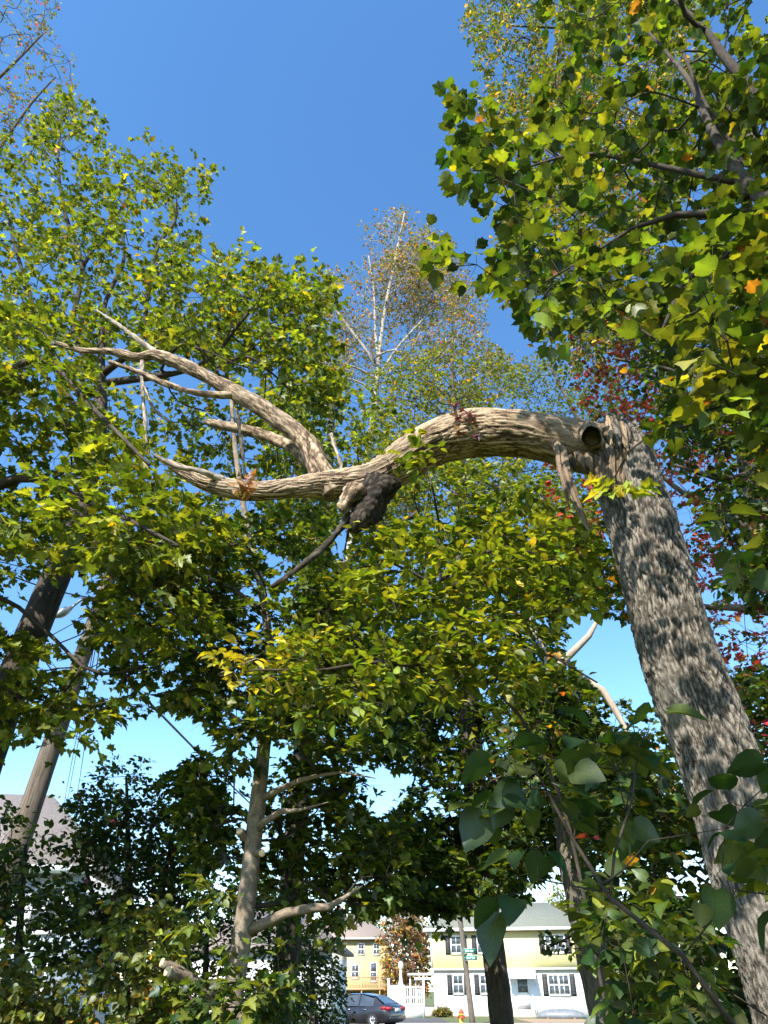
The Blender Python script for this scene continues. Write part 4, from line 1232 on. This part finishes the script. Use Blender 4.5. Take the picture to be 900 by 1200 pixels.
# far trees
make_tree('autumn_tree', 'russet and orange autumn tree with bare grey boughs between the two yellow houses', 'tree',
          path_px([(474, 1172, 84, 2.6), (474, 1150, 84, 2.2), (473, 1125, 84, 1.6), (470, 1098, 84, 1.0), (468, 1072, 84, 0.5)]),
          [path_px([(474, 1140, 84, 1.2), (482, 1110, 83, 0.9), (490, 1080, 83, 0.5)]), path_px([(474, 1145, 84, 1.2), (464, 1110, 83, 0.9), (456, 1078, 83, 0.5)])],
          [([(452, 1075), (462, 1062), (480, 1060), (496, 1070), (500, 1120), (497, 1165), (456, 1165), (454, 1120)], 80, 88, 420)],
          'tiny', 0.34, (3, 4), 0.9, {'orange': 3, 'brown': 4, 'gold': 2, 'olive': 3, 'wine': 1}, 'bark_pale', 0, 1.4, clump=2.5, twig_r=0.03, branchmat='bark_pale', twigmat='bark_pale', tilt=1.0, flat=0.0)
for i, (u, Y, top, w, lab, pal) in enumerate([
        (655, 92, 1045, 44, 'yellow-green tree behind the right end of the yellow house', {'mid': 3, 'lime': 3, 'gold': 1, 'olive': 2}),
        (590, 98, 1030, 50, 'tall green tree behind the ridge of the yellow house', {'green': 4, 'mid': 3, 'olive': 2}),
        (710, 88, 1040, 46, 'green tree beyond the side of the yellow house lawn', {'green': 4, 'mid': 3, 'olive': 2}),
        (425, 108, 1058, 40, 'olive tree behind the tan-roofed house', {'olive': 4, 'brown': 2, 'mid': 2}),
        (760, 80, 1020, 60, 'wide dark tree far beyond the foot of the broken trunk', {'deep': 3, 'green': 4}),
        (300, 70, 1010, 60, 'dark round tree far behind the white garage', {'deep': 3, 'green': 4})]):
    make_tree('shade_tree', lab, 'tree', path_px([(u, 1176, Y, 2.6), (u, 1140, Y, 2.2), (u + 1, top + 50, Y, 1.4), (u, top + 12, Y, 0.6)]), [],
              [([(u - w * .45, 1165), (u - w * .55, top + 60), (u - w * .35, top + 20), (u, top), (u + w * .4, top + 22), (u + w * .55, top + 60), (u + w * .45, 1165)], Y - 5, Y + 5, 420)],
              'tiny', 0.36, (3, 4), 1.0, pal, 'bark_dark', 0, 1.6, clump=2.2, twig_r=0.03, tilt=0.9, group='trees beyond the street')

# ================================================================== STREET, HOUSES, CAR
def window(parent, x, z0, z1, w, y, panes=2, shutters=True, cols=2, nrm=-1, axis='x'):
    """double-hung window on a wall whose outside faces -y (axis x) or -x (axis y)"""
    def bx(m, a0, a1, d0, d1, c0, c1):
        if axis == 'x':
            m.bx(a0, a1, y + nrm * d0, y + nrm * d1, c0, c1)
        else:
            m.bx(y + nrm * d0, y + nrm * d1, a0, a1, c0, c1)
        return m
    f = MB(); t = 0.08
    bx(f, x - w / 2 - t, x - w / 2, 0.0, 0.07, z0 - t, z1 + t); bx(f, x + w / 2, x + w / 2 + t, 0.0, 0.07, z0 - t, z1 + t)
    bx(f, x - w / 2, x + w / 2, 0.0, 0.07, z1, z1 + t); bx(f, x - w / 2, x + w / 2, 0.0, 0.09, z0 - t, z0)
    fo = f.build('window', M['white'], parent)
    n = max(1, panes // 2)
    for k in range(n):
        a0 = x - w / 2 + k * w / n; a1 = a0 + w / n
        if k:
            bx(MB(), a0 - 0.06, a0 + 0.06, 0.0, 0.068, z0, z1).build('mullion', M['white'], fo)
        zm = (z0 + z1) / 2
        for c0, c1, d in ((zm, z1, 0.03), (z0, zm, 0.018)):
            bx(MB(), a0, a1, 0.0, d, c0, c1).build('pane', M['glass'], fo)
            s = MB()
            bx(s, a0, a1, d, d + 0.02, c0, c0 + 0.05); bx(s, a0, a1, d, d + 0.02, c1 - 0.045, c1)
            for q in range(1, cols):
                xx = a0 + (a1 - a0) * q / cols
                bx(s, xx - 0.015, xx + 0.015, d, d + 0.015, c0 + 0.05, c1 - 0.045)
            s.build('sash', M['white'], fo)
    if shutters:
        for sx in (-1, 1):
            xc = x + sx * (w / 2 + t + 0.22)
            s = MB()
            bx(s, xc - 0.2, xc + 0.2, 0.0, 0.03, z0 - t, z1 + t)
            for q in range(int((z1 - z0) / 0.09)):
                zz = z0 + 0.04 + q * 0.09
                bx(s, xc - 0.15, xc + 0.15, 0.03, 0.05, zz, zz + 0.05)
            s.build('shutter', M['shutter'], parent)
    return fo


def hip_roof(x0, x1, y0, y1, z0, z1, inset, th=0.12):
    ym = (y0 + y1) / 2
    V = [(x0, y0, z0), (x1, y0, z0), (x1, y1, z0), (x0, y1, z0), (x0 + inset, ym, z1), (x1 - inset, ym, z1)]
    V += [(x, y, z - th) for x, y, z in V[:4]]
    m = MB()
    m.add(V, [[0, 1, 5, 4], [2, 3, 4, 5], [0, 6, 7, 1], [1, 7, 8, 2], [2, 8, 9, 3], [3, 9, 6, 0], [6, 9, 8, 7]], [[1, 2, 5], [3, 0, 4]])
    return m


# ---- yellow and white house across the street
hx, hy = 3.9, 66.5
H = thing('house', 'two-storey house, yellow above and white below, with dark shutters and a green-grey hip roof', 'house', (hx, hy, 0.0), RAD(-12))
W, D = 11.9, 6.5
m = MB(); m.bx(0, W, 0, D, -0.2, 3.0); m.build('lower_wall', M['vinyl_white'], H)
m = MB(); m.bx(-0.12, W - 0.1, -0.18, D + 0.1, 3.0, 5.55); m.build('upper_wall', M['vinyl_yellow'], H)
m = MB(); m.bx(-0.16, W - 0.06, -0.23, -0.18, 2.93, 3.06); m.build('trim_board', M['white'], H)
for xx in (-0.15, W - 0.2):
    m = MB(); m.bx(xx, xx + 0.14, -0.22, -0.15, 3.07, 5.55); m.build('corner_board', M['white'], H)
rf = hip_roof(-0.6, W + 0.4, -0.65, D + 0.5, 5.75, 7.75, 3.0).build('roof', M['roof_green'], H)
m = MB(); m.bx(-0.62, W + 0.42, -0.70, -0.64, 5.52, 5.74); m.bx(-0.66, -0.60, -0.64, D + 0.5, 5.52, 5.74); m.bx(W + 0.40, W + 0.46, -0.64, D + 0.5, 5.52, 5.74)
m.bx(-0.6, W + 0.4, -0.64, -0.17, 5.552, 5.60)
m.build('gutter', M['white'], rf)
m = MB(); m.bx(6.6, 6.75, 1.2, 1.35, 6.5, 6.95); m.build('vent_pipe', M['shutter'], rf)
for x, w in ((1.9, 0.72), (4.0, 0.72)):
    window(H, x, 4.05, 5.2, w, -0.18)
window(H, 9.6, 4.05, 5.2, 1.4, -0.18, 4)
for x, w in ((1.9, 0.72), (4.0, 0.72)):
    window(H, x, 1.42, 2.6, w, 0.0)
window(H, 9.55, 1.35, 2.6, 1.45, 0.0, 4)
for z0, z1 in ((0.9, 2.5), (3.8, 5.2)):
    for yy in (1.6, 2.7):
        window(H, yy, z0, z1, 0.62, (0.0 if z0 < 3 else -0.12), 2, False, 1, -1, 'y')
dr = MB().bx(6.35, 7.30, -0.05, 0.0, 0.45, 2.5).build('door', M['white'], H)
m = MB(); m.bx(6.45, 7.2, -0.065, -0.05, 1.5, 2.35); m.build('pane', M['glass'], dr)
m = MB(); m.bx(6.45, 7.2, -0.065, -0.05, 0.62, 1.25); m.build('panel', M['white'], dr)
m = MB(); m.bx(7.18, 7.24, -0.10, -0.05, 1.42, 1.46); m.build('handle', M['metal'], dr)
aw = MB()
n = 9
for k in range(n):
    a0 = math.pi / 2 * k / n; a1 = math.pi / 2 * (k + 1) / n
    y0, z0 = -1.15 * math.sin(a0), 2.95 - 0.55 * (1 - math.cos(a0)); y1, z1 = -1.15 * math.sin(a1), 2.95 - 0.55 * (1 - math.cos(a1))
    aw.add([(5.75, y0, z0), (7.9, y0, z0), (7.9, y1, z1), (5.75, y1, z1), (5.75, y0, z0 - .04), (7.9, y0, z0 - .04), (7.9, y1, z1 - .04), (5.75, y1, z1 - .04)],
           [[0, 1, 2, 3], [7, 6, 5, 4], [0, 3, 7, 4], [1, 5, 6, 2]])
awn = aw.build('door_canopy', M['white'], H)
for xx in (5.78, 7.86):
    m = MB(); tube(m, [(xx, -0.02, 2.0), (xx, -0.6, 2.35), (xx, -1.1, 2.42)], [0.025] * 3, 6); m.build('bracket', M['white'], awn)
for k in range(3):
    m = MB(); m.bx(6.1 - 0.05 * k, 7.6 + 0.05 * k, -0.9 - 0.3 * (k + 1) if k else -0.95, 0.0 if k == 0 else -0.9 - 0.3 * k + 0.25, -0.1, 0.45 - 0.15 * k - 0.003 * k)
    m.build('step', M['concrete'], H)
for xx in (6.15, 7.55):
    m = MB(); tube(m, [(xx, -0.1, 1.35), (xx, -0.9, 1.35), (xx, -1.6, 0.95)], [0.02] * 3, 6); tube(m, [(xx, -0.9, 0.4), (xx, -0.9, 1.35)], [0.02] * 2, 6); tube(m, [(xx, -1.58, 0.0), (xx, -1.58, 0.95)], [0.02] * 2, 6)
    m.build('handrail', M['white'], H)
m = MB(); tube(m, [(5.25, -0.27, 0.1), (5.25, -0.27, 5.5)], [0.045, 0.045], 8); m.build('downpipe', M['white'], H)
# side porch
m = MB(); m.bx(-1.9, -0.12, 0.3, 4.6, 0.0, 0.55); m.build('porch_deck', M['concrete'], H)
for k in range(3):
    m = MB(); m.bx(-1.8, -0.2, 0.3 - 0.3 * (k + 1), 0.298 - 0.3 * k, -0.05, 0.42 - 0.14 * k); m.build('porch_step', M['concrete'], H)
m = MB(); m.bx(-2.1, -0.13, 0.1, 3.2, 2.62, 2.76); m.build('porch_roof', M['white'], H)
m = MB(); m.bx(-1.5, -0.13, -0.25, 0.09, 2.3, 2.46); m.build('porch_roof', M['white'], H)
for yy in (0.4, 3.0):
    m = MB(); m.bx(-2.0, -1.9, yy - 0.05, yy + 0.05, 0.55, 2.62); m.build('porch_post', M['white'], H)

# ---- upturned boat on the lawn by the right end of the house
bt = MB()
for k in range(13):
    pass
xs = np.linspace(-1.7, 1.7, 17)
V = []
for x in xs:
    s = math.sqrt(max(0.0, 1 - (abs(x) / 1.72) ** 2.4))
    for a in np.linspace(0, math.pi, 9):
        V.append((x, 0.55 * s * math.cos(a), 0.10 + 0.55 * s * math.sin(a) ** 0.8 + 0.05 * abs(x) / 1.7))
q = [[i * 9 + j, (i + 1) * 9 + j, (i + 1) * 9 + j + 1, i * 9 + j + 1] for i in range(16) for j in range(8)]
q += [[i * 9, i * 9 + 8, (i + 1) * 9 + 8, (i + 1) * 9] for i in range(16)]
bt.add(V, q)
bp = P(658, 1193, 60.5)
B = thing('boat', 'grey upturned boat hull lying on the ground before the white lower wall', 'boat', (bp[0], 60.5, 0.0), RAD(-14))
hull = bt.build('hull', M['tarp'], B, (0, 0, 0.1), True)
m = MB(); tube(m, [(-1.72, 0, 0.08), (-0.9, 0, 0.60), (0, 0, 0.64), (0.9, 0, 0.60), (1.72, 0, 0.08)], [0.02] * 5, 6); m.build('keel', M['metal'], B, (0, 0, 0.06))
m = MB(); m.box((-0.9, 0, 0.03), (0.1, 1.0, 0.06)); m.box((0.9, 0, 0.03), (0.1, 1.0, 0.06)); m.build('bearer', M['deckwood'], B)

# ---- clipped bush by the house corner
bb = P(518, 1186, 64.0)
make_tree('round_bush', 'small round olive bush at the left corner of the yellow house', 'shrub',
          ([(bb[0], 64.0, 0.0), (bb[0], 64.0, 0.3), (bb[0], 64.0, 0.6)], [0.05, 0.04, 0.02]), [],
          [([(509, 1200), (508, 1192), (513, 1184), (520, 1182), (528, 1187), (530, 1196), (528, 1200)], 63.4, 64.6, 130)],
          'small', 0.16, (3, 4), 0.18, {'olive': 3, 'mid': 2, 'brown': 1, 'gold': 0.5}, 'twig', 0, 0.3, clump=0, tilt=1.0)

# ---- white fence with lattice beside the porch
F = thing('fence', 'white fence with a slatted panel between the drive and the porch steps', 'fence', (0.35, 62.5, 0), RAD(-8))
for x in (0.0, 1.1, 2.55):
    m = MB(); m.bx(x - 0.07, x + 0.07, -0.07, 0.07, 0, 2.3 if x != 1.1 else 1.9); m.bx(x - 0.1, x + 0.1, -0.1, 0.1, 2.3 if x != 1.1 else 1.9, 2.36 if x != 1.1 else 1.96)
    m.build('post', M['white'], F)
for z in (0.25, 1.15, 1.75):
    m = MB(); m.bx(0.07, 1.03, -0.03, 0.03, z, z + 0.1); m.build('rail', M['white'], F)
    m = MB(); m.bx(1.17, 2.48, -0.03, 0.03, z, z + 0.1); m.build('rail', M['white'], F)
for k in range(7):
    m = MB(); m.bx(0.10 + k * 0.135, 0.20 + k * 0.135, -0.055, -0.032, 0.1, 1.95); m.build('slat', M['white'], F)
for k in range(9):
    m = MB(); m.bx(1.22 + k * 0.14, 1.27 + k * 0.14, -0.055, -0.032, 0.35, 1.7); m.build('slat', M['white'], F)
m = MB(); m.bx(1.2, 2.45, -0.06, -0.031, -0.02, 0.85); m.build('panel', M['white'], F)
# post with a finial
px_ = P(470, 1180, 63.5)
prof = [(0.13, 0.0), (0.13, 0.25), (0.10, 0.3), (0.09, 1.6), (0.16, 1.7), (0.20, 1.95), (0.12, 2.3), (0.09, 2.7), (0.10, 2.9), (0.17, 3.05), (0.19, 3.2), (0.15, 3.38), (0.02, 3.48)]
pf = thing('garden_pillar', 'white pillar with a round finial standing behind the white fence', 'pillar', (px_[0], 63.5, 0))
m = MB(); tube(m, [(0, 0, z) for r, z in prof[:9]], [r for r, z in prof[:9]], 14); m.build('shaft', M['white'], pf, (0, 0, 0), True)
m = MB(); tube(m, [(0, 0, z + 0.002) for r, z in prof[8:]], [r for r, z in prof[8:]], 14); m.build('finial', M['white'], pf, (0, 0, 0), True)

# ---- cream house further back
K = thing('house', 'cream-yellow house with a tan hip roof and a timber deck behind the parked car', 'house', (-11.0, 92, 0.0), RAD(-3))
m = MB(); m.bx(0, 11.4, 0, 9, -0.2, 6.3); m.build('wall', M['vinyl_cream'], K)
rf = hip_roof(-0.5, 11.9, -0.5, 9.5, 6.5, 9.0, 4.2).build('roof', M['roof_tan'], K)
m = MB(); m.bx(-0.5, 11.9, -0.56, -0.5, 6.28, 6.49); m.bx(11.9, 11.96, -0.5, 9.5, 6.28, 6.49); m.build('gutter', M['white'], rf)
m = MB(); m.bx(5.2, 5.9, 3.2, 3.9, 8.0, 9.7); m.build('chimney', M['brick'], rf)
m = MB(); m.bx(7.7, 7.85, 1.6, 1.75, 7.0, 7.9); m.build('vent_pipe', M['shutter'], rf)
for x in (2.4, 4.6, 8.5, 10.2):
    window(K, x, 4.9, 5.9, 0.6, 0.0, 2, False)
for x in (3.0, 5.6, 7.9):
    window(K, x, 2.75, 3.9, 0.7, 0.0, 2, False)
window(K, 9.9, 2.45, 4.1, 0.6, 0.0, 2, False, 1)
m = MB(); m.bx(3.0, 12.6, -2.4, 0.0, 1.65, 1.85); m.build('deck', M['deckwood'], K)
for x in np.arange(3.1, 12.7, 1.9):
    m = MB(); m.bx(x - 0.06, x + 0.06, -2.38, -2.26, 0, 2.85); m.build('deck_post', M['deckwood'], K)
m = MB(); m.bx(3.05, 12.6, -2.37, -2.29, 2.75, 2.85); m.build('deck_rail', M['deckwood'], K)
for i in range(60):
    x = 3.2 + i * 0.158
    m = MB(); m.bx(x - 0.02, x + 0.02, -2.35, -2.31, 1.85, 2.75); m.build('baluster', M['deckwood'], K)
for x in (4.4, 7.4):
    m = MB(); m.bx(x, x + 2.3, -0.03, 0.0, 0.0, 1.5); m.build('garage_door', M['shutter'], K)

# ---- grey-roofed pale blue house at the left
G = thing('house', 'pale blue sided house with a grey gable roof behind the leaning pole', 'house', (-23.5, 27.5, 0), RAD(6))
m = MB()
GW, GD, GE, GR = 12.6, 9.0, 5.3, 8.6
m.bx(0, GW, 0, GD, -0.2, GE); m.build('wall', M['vinyl_blue'], G)
V = [(-0.4, -0.5, GE - 0.1), (GW + 0.4, -0.5, GE - 0.1), (GW + 0.4, GD + 0.5, GE - 0.1), (-0.4, GD + 0.5, GE - 0.1), (-0.4, GD / 2, GR), (GW - 3.2, GD / 2, GR)]
V2 = [(x, y, z + 0.16) for x, y, z in V]
m = MB(); m.add(V + V2, [[6, 7, 11, 10], [8, 9, 10, 11], [0, 1, 7, 6], [1, 2, 8, 7], [2, 3, 9, 8], [3, 0, 6, 9], [0, 3, 2, 1]], [[7, 8, 11], [6, 10, 9], [0, 4, 3]])
rg = m.build('roof', M['roof_grey'], G)
m = MB(); m.bx(-0.4, GW + 0.4, -0.56, -0.5, GE - 0.22, GE + 0.05); m.build('gutter', M['white'], rg)
for x in (3.0, 6.0, 9.5, 11.6):
    window(G, x, 3.3, 4.7, 0.9, 0.0, 2, False)
for x in (3.0, 6.0, 9.5, 11.6):
    window(G, x, 0.9, 2.3, 0.9, 0.0, 2, False)
m = MB(); m.bx(7.3, 8.3, -0.05, 0.0, 0.1, 2.2); dd = m.build('door', M['shutter'], G)
m = MB(); m.bx(8.1, 8.2, -0.1, -0.05, 1.1, 1.15); m.build('handle', M['metal'], dd)

# ---- white garage seen in slivers through the privet
gx = P(215, 1120, 34)
R = thing('garage', 'white garage glimpsed in slivers through the dark privet', 'garage', (gx[0], 34, 0), RAD(-4))
m = MB(); m.bx(0, 6.0, 0, 6, -0.1, 2.9); m.build('wall', M['vinyl_white'], R)
hip_roof(-0.3, 6.3, -0.3, 6.3, 3.05, 4.6, 2.0).build('roof', M['roof_grey'], R)
for x in (0.5, 3.2):
    d_ = MB().bx(x, x + 2.3, -0.04, 0.0, 0.0, 2.2).build('garage_door', M['white'], R)
    for k in range(4):
        m = MB(); m.bx(x + 0.08, x + 2.22, -0.055, -0.04, 0.06 + k * 0.54, 0.52 + k * 0.54); m.build('panel', M['white'], d_)

# ---- dark sedan
def car():
    c0 = P(466, 1190, 43.5)
    T = thing('car', 'dark grey sedan parked on the street, seen from behind its left rear wheel', 'car', (c0[0] - 2.0, 45.2, 0.004), RAD(180 - 32))
    # local: x forward, y left, z up; length 4.8
    L = [(-2.38, .42, .62, .70, .72), (-2.30, .32, .96, .80, .84), (-2.0, .24, 1.04, .87, .90), (-1.5, .22, 1.02, .90, .92), (-0.8, .20, .96, .91, .93), (0.0, .20, .93, .91, .93), (0.8, .20, .91, .91, .93),
         (1.4, .22, .88, .88, .92), (1.9, .24, .80, .84, .89), (2.25, .30, .70, .74, .80), (2.40, .40, .58, .60, .66)]
    sec = []
    for x, zb, zt, wt, wm in L:
        zm = zb + (zt - zb) * 0.55
        sec.append([(x, wt * 0.8, zb), (x, wm, zb + 0.08), (x, wm * 1.0, zm), (x, wt * 0.97, zt - 0.04), (x, wt * 0.86, zt), (x, -wt * 0.86, zt), (x, -wt * 0.97, zt - 0.04), (x, -wm, zm), (x, -wm, zb + 0.08), (x, -wt * 0.8, zb)])
    n = 10
    V = [p for s in sec for p in s]
    q = [[i * n + j, i * n + (j + 1) % n, (i + 1) * n + (j + 1) % n, (i + 1) * n + j] for i in range(len(sec) - 1) for j in range(n)]
    m = MB(); m.add(V, [list(reversed(f)) for f in q])
    e = (len(sec) - 1) * n
    m.f3.append(np.array([[0, j + 1, j] for j in range(1, n - 1)])[:, ::-1]); m.f3.append(np.array([[e, e + j, e + j + 1] for j in range(1, n - 1)])[:, ::-1])
    body = m.build('body', M['carpaint'], T, (0, 0, 0), True)
    # cabin: roof shell on pillars
    prof = [(-2.0, 1.03, .76), (-1.35, 1.36, .62), (-0.6, 1.47, .60), (0.1, 1.46, .60), (0.55, 1.35, .62), (1.25, .94, .74)]
    V = []
    for x, z, w in prof:
        V += [(x, w, z), (x, w - 0.12, z + 0.03), (x, -w + 0.12, z + 0.03), (x, -w, z)]
    m = MB(); m.add(V, [[i * 4 + j + 1, i * 4 + j, i * 4 + 4 + j, i * 4 + 5 + j] for i in range(1, 4) for j in range(3)])
    roof = m.build('roof', M['carpaint'], T, (0, 0, 0), True)
    gl = MB(); gl.add([V[1], V[2], V[6], V[5]], [[0, 3, 2, 1]]); gl.build('rear_window', M['glass'], T)
    gl = MB(); gl.add([V[17], V[18], V[22], V[21]], [[0, 3, 2, 1]]); gl.build('windscreen', M['glass'], T)
    for s in (1, -1):
        for (xa, xb) in ((-1.45, -0.62), (-0.54, 0.25), (0.33, 0.85)):
            def top(x):
                return float(np.interp(x, [p[0] for p in prof], [p[1] for p in prof]))
            zb = 0.95
            za, zc = max(zb + 0.06, top(xa) - 0.03), max(zb + 0.06, top(xb) - 0.03)
            wt = lambda z: 0.88 - (z - 0.95) / 0.5 * 0.26
            g = MB(); g.add([(xa, s * wt(zb), zb), (xb, s * wt(zb), zb), (xb, s * wt(zc), zc), (xa, s * wt(za), za)], [[0, 1, 2, 3]] if s < 0 else [[3, 2, 1, 0]])
            g.build('side_window', M['glass'], T)
        for xa, xb in ((-0.62, -0.54), (0.25, 0.33)):
            g = MB(); zt = 1.43
            g.add([(xa, s * 0.885, 0.93), (xb, s * 0.885, 0.93), (xb, s * 0.625, zt), (xa, s * 0.625, zt)], [[0, 1, 2, 3]] if s < 0 else [[3, 2, 1, 0]]); g.build('pillar', M['carpaint'], T)
        g = MB(); g.add([(-2.02, s * 0.80, 1.02), (-1.45, s * 0.885, 0.95), (-1.40, s * 0.63, 1.36), (-1.9, s * 0.75, 1.08)], [[0, 1, 2, 3]] if s < 0 else [[3, 2, 1, 0]]); g.build('pillar', M['carpaint'], T)
        g = MB(); g.add([(0.85, s * 0.885, 0.95), (1.28, s * 0.80, 0.93), (0.55, s * 0.62, 1.36), (0.60, s * 0.64, 1.30)], [[0, 1, 2, 3]] if s < 0 else [[3, 2, 1, 0]]); g.build('pillar', M['carpaint'], T)
        # lights, mirror, handles, wheels
        m = MB(); m.box((-2.24, s * 0.66, 0.86), (0.22, 0.36, 0.14)); m.box((-2.05, s * 0.83, 0.88), (0.30, 0.10, 0.11)); m.build('taillight', M['taillight'], T)
        m = MB(); m.box((2.18, s * 0.60, 0.62), (0.2, 0.3, 0.12)); m.build('headlight', M['alloy'], T)
        m = MB(); m.box((0.72, s * 1.0, 0.98), (0.14, 0.2, 0.13)); m.build('mirror', M['carpaint'], T)
        for xa in (-0.95, 0.0):
            m = MB(); m.box((xa, s * 0.935, 0.82), (0.2, 0.03, 0.035)); m.build('door_handle', M['chrome'], T)
        for xa in (-1.42, 1.42):
            w = MB()
            tube(w, [(xa, s * 0.70, .33), (xa, s * 0.73, .33), (xa, s * 0.90, .33), (xa, s * 0.93, .33)], [.30, .33, .33, .30], 24)
            wo_ = w.build('wheel', M['rubber'], T, (0, 0, 0), False)
            r = MB(); tube(r, [(xa, s * 0.90, .33), (xa, s * 0.94, .33)], [.235, .225], 20)
            r.build('rim', M['shutter'], wo_)
            for k in range(10):
                a = 2 * math.pi * k / 10
                r = MB(); tube(r, [(xa, s * 0.945, .33), (xa + .22 * math.cos(a), s * 0.945, .33 + .22 * math.sin(a))], [.03, .02], 5); r.build('spoke', M['alloy'], wo_)
    m = MB(); m.box((-2.36, 0, 0.80), (0.06, 0.52, 0.15)); m.build('licence_plate', M['white'], T)
    m = MB(); m.box((-2.33, 0, 0.46), (0.16, 1.5, 0.10)); m.build('bumper', M['carpaint'], T)
    m = MB(); m.box((-2.37, 0, 0.90), (0.05, 0.8, 0.03)); m.build('trim', M['chrome'], T)


car()

# ---- leaning pole with street-name signs
p0 = P(556, 1215, 50); p1 = P(539, 1075, 50.2)
d = (p1 - p0) / (p1[2] - p0[2])
base = p0 - d * p0[2]
top = p0 + d * (9.5 - p0[2])
S = thing('utility_pole', 'leaning timber pole carrying two green street-name signs in front of the yellow house', 'pole', base)
m = MB(); tube(m, *resample([base - (0, 0, 0.2), base + (top - base) * 0.5, top], [0.17, 0.15, 0.12], 0.5), 12); m.build('shaft', M['pole'], S, base, True)
for i, (u, v, ang) in enumerate([(550, 1114.5, 8), (552, 1122.5, -14)]):
    c = P(u, v, 49.75)
    sg = MB(); sg.box(c, (0.72, 0.03, 0.26), RAD(ang)); so_ = sg.build('street_sign', M['sign'], S, base)
    # white border strips and a row of letter strokes too small to read
    ca, sa = math.cos(RAD(ang)), math.sin(RAD(ang))
    br = MB()
    for z in (-0.115, 0.115):
        br.box(c + np.array([sa * 0.018, -ca * 0.018, z]), (0.68, 0.008, 0.012), RAD(ang))
    br.build('border', M['white'], so_, base)
    lt = MB()
    for k in range(5):
        off = -0.22 + k * 0.095 + (0.04 if k > 2 else 0)
        h = 0.12 if k in (0, 3) else 0.09
        lt.box(c + np.array([off * ca + sa * 0.018, off * sa - ca * 0.018, -0.01]), (0.06, 0.008, h), RAD(ang))
    lt.build('lettering', M['white'], so_, base)
    bk_ = MB(); tube(bk_, [c - (0.36 * ca, 0, 0), c - (0.42 * ca, 0, 0)], [0.03, 0.03], 6); bk_.build('bracket', M['metal'], so_, base)

# ---- fire hydrant
hp = P(541, 1197, 49.6)
Hd = thing('fire_hydrant', 'red-topped yellow fire hydrant on the verge beside the leaning pole', 'hydrant', (hp[0], 49.6, 0))
m = MB(); tube(m, [(0, 0, z) for z in (0, .05, .051, .45, .46, .52)], [.17, .17, .12, .115, .15, .15], 16); m.build('barrel', M['hyd_yel'], Hd, (0, 0, 0), True)
m = MB(); tube(m, [(0, 0, z) for z in (.521, .60, .68, .72, .721, .78)], [.145, .14, .10, .05, .035, .03], 16); m.build('bonnet', M['hyd_red'], Hd, (0, 0, 0), True)
for s in (-1, 1):
    m = MB(); tube(m, [(s * .10, 0, .38), (s * .18, 0, .38), (s * .181, 0, .38), (s * .22, 0, .38)], [.06, .06, .075, .07], 10); m.build('outlet', M['hyd_red'], Hd)
m = MB(); tube(m, [(0, -.10, .34), (0, -.2, .34), (0, -.201, .34), (0, -.24, .34)], [.08, .08, .095, .09], 10); m.build('outlet', M['hyd_red'], Hd)

# ---- utility pole with street lamp at the left, and cables
p0 = P(-2, 1058, 12.2); p1 = P(62, 870, 12.3); p2 = P(122, 695, 12.4)
d = (p1 - p0) / (p1[2] - p0[2])
base = p0 - d * p0[2]
U = thing('utility_pole', 'thick timber utility pole with a street lamp, leaning behind the low maple boughs', 'pole', base)
m = MB(); pp, rr = resample([base - (0, 0, 0.3), p0, p1, p2, p2 + (p2 - p1) * 0.25], [0.20, 0.185, 0.165, 0.135, 0.125], 0.1)
tube(m, pp, rr, 20, rough_disp(0.03, 4)); m.build('shaft', M['pole'], U, base, True)
la = P(119, 700, 12.3); lb = P(98, 702, 12.1); lc = P(84, 712, 12.0)
m = MB(); tube(m, *resample([la, lb, lc], [0.03, 0.028, 0.025], 0.05), 8); arm = m.build('lamp_arm', M['metal'], U, base, True)
ld = P(62, 724, 11.85)
m = MB(); pp, rr = resample([lc, lc + (ld - lc) * 0.25, lc + (ld - lc) * 0.6, ld], [0.035, 0.075, 0.085, 0.02], 0.03); tube(m, pp, rr, 14); m.build('lamp_head', M['metal'], U, base, True)


def cable(label, a, b, r, sag=0.25):
    a = np.asarray(a); b = np.asarray(b)
    s = np.linspace(0, 1, 24)[:, None]
    p = a + (b - a) * s - np.array([0, 0, 1.0]) * sag * 4 * s * (1 - s)
    m = MB(); tube(m, p, np.full(24, r), 6)
    tag(m.build('cable', M['wire'], None), label, 'cable', 'overhead cables')


cable('pair of thin overhead cables running from the lamp pole past the grey roof', P(121, 700, 12.3), P(67, 985, 60), 0.012)
cable('pair of thin overhead cables running from the lamp pole past the grey roof', P(123, 700, 12.4), P(71, 985, 60), 0.012)
cable('single thin overhead cable beside the cable pair over the grey roof', P(125, 705, 12.4), P(84, 980, 60), 0.014)
cable('thick overhead cable dropping from the lamp pole towards the white garage', P(119, 765, 12.4), P(330, 975, 40), 0.028, 0.1)
cable('slack overhead cable crossing the dark maple trunk to the lamp pole', P(-60, 640, 9.0), P(120, 702, 12.3), 0.012, 0.15)
cable('lower slack cable crossing behind the dark maple trunk', P(-60, 770, 9.0), P(112, 735, 12.3), 0.012, 0.2)
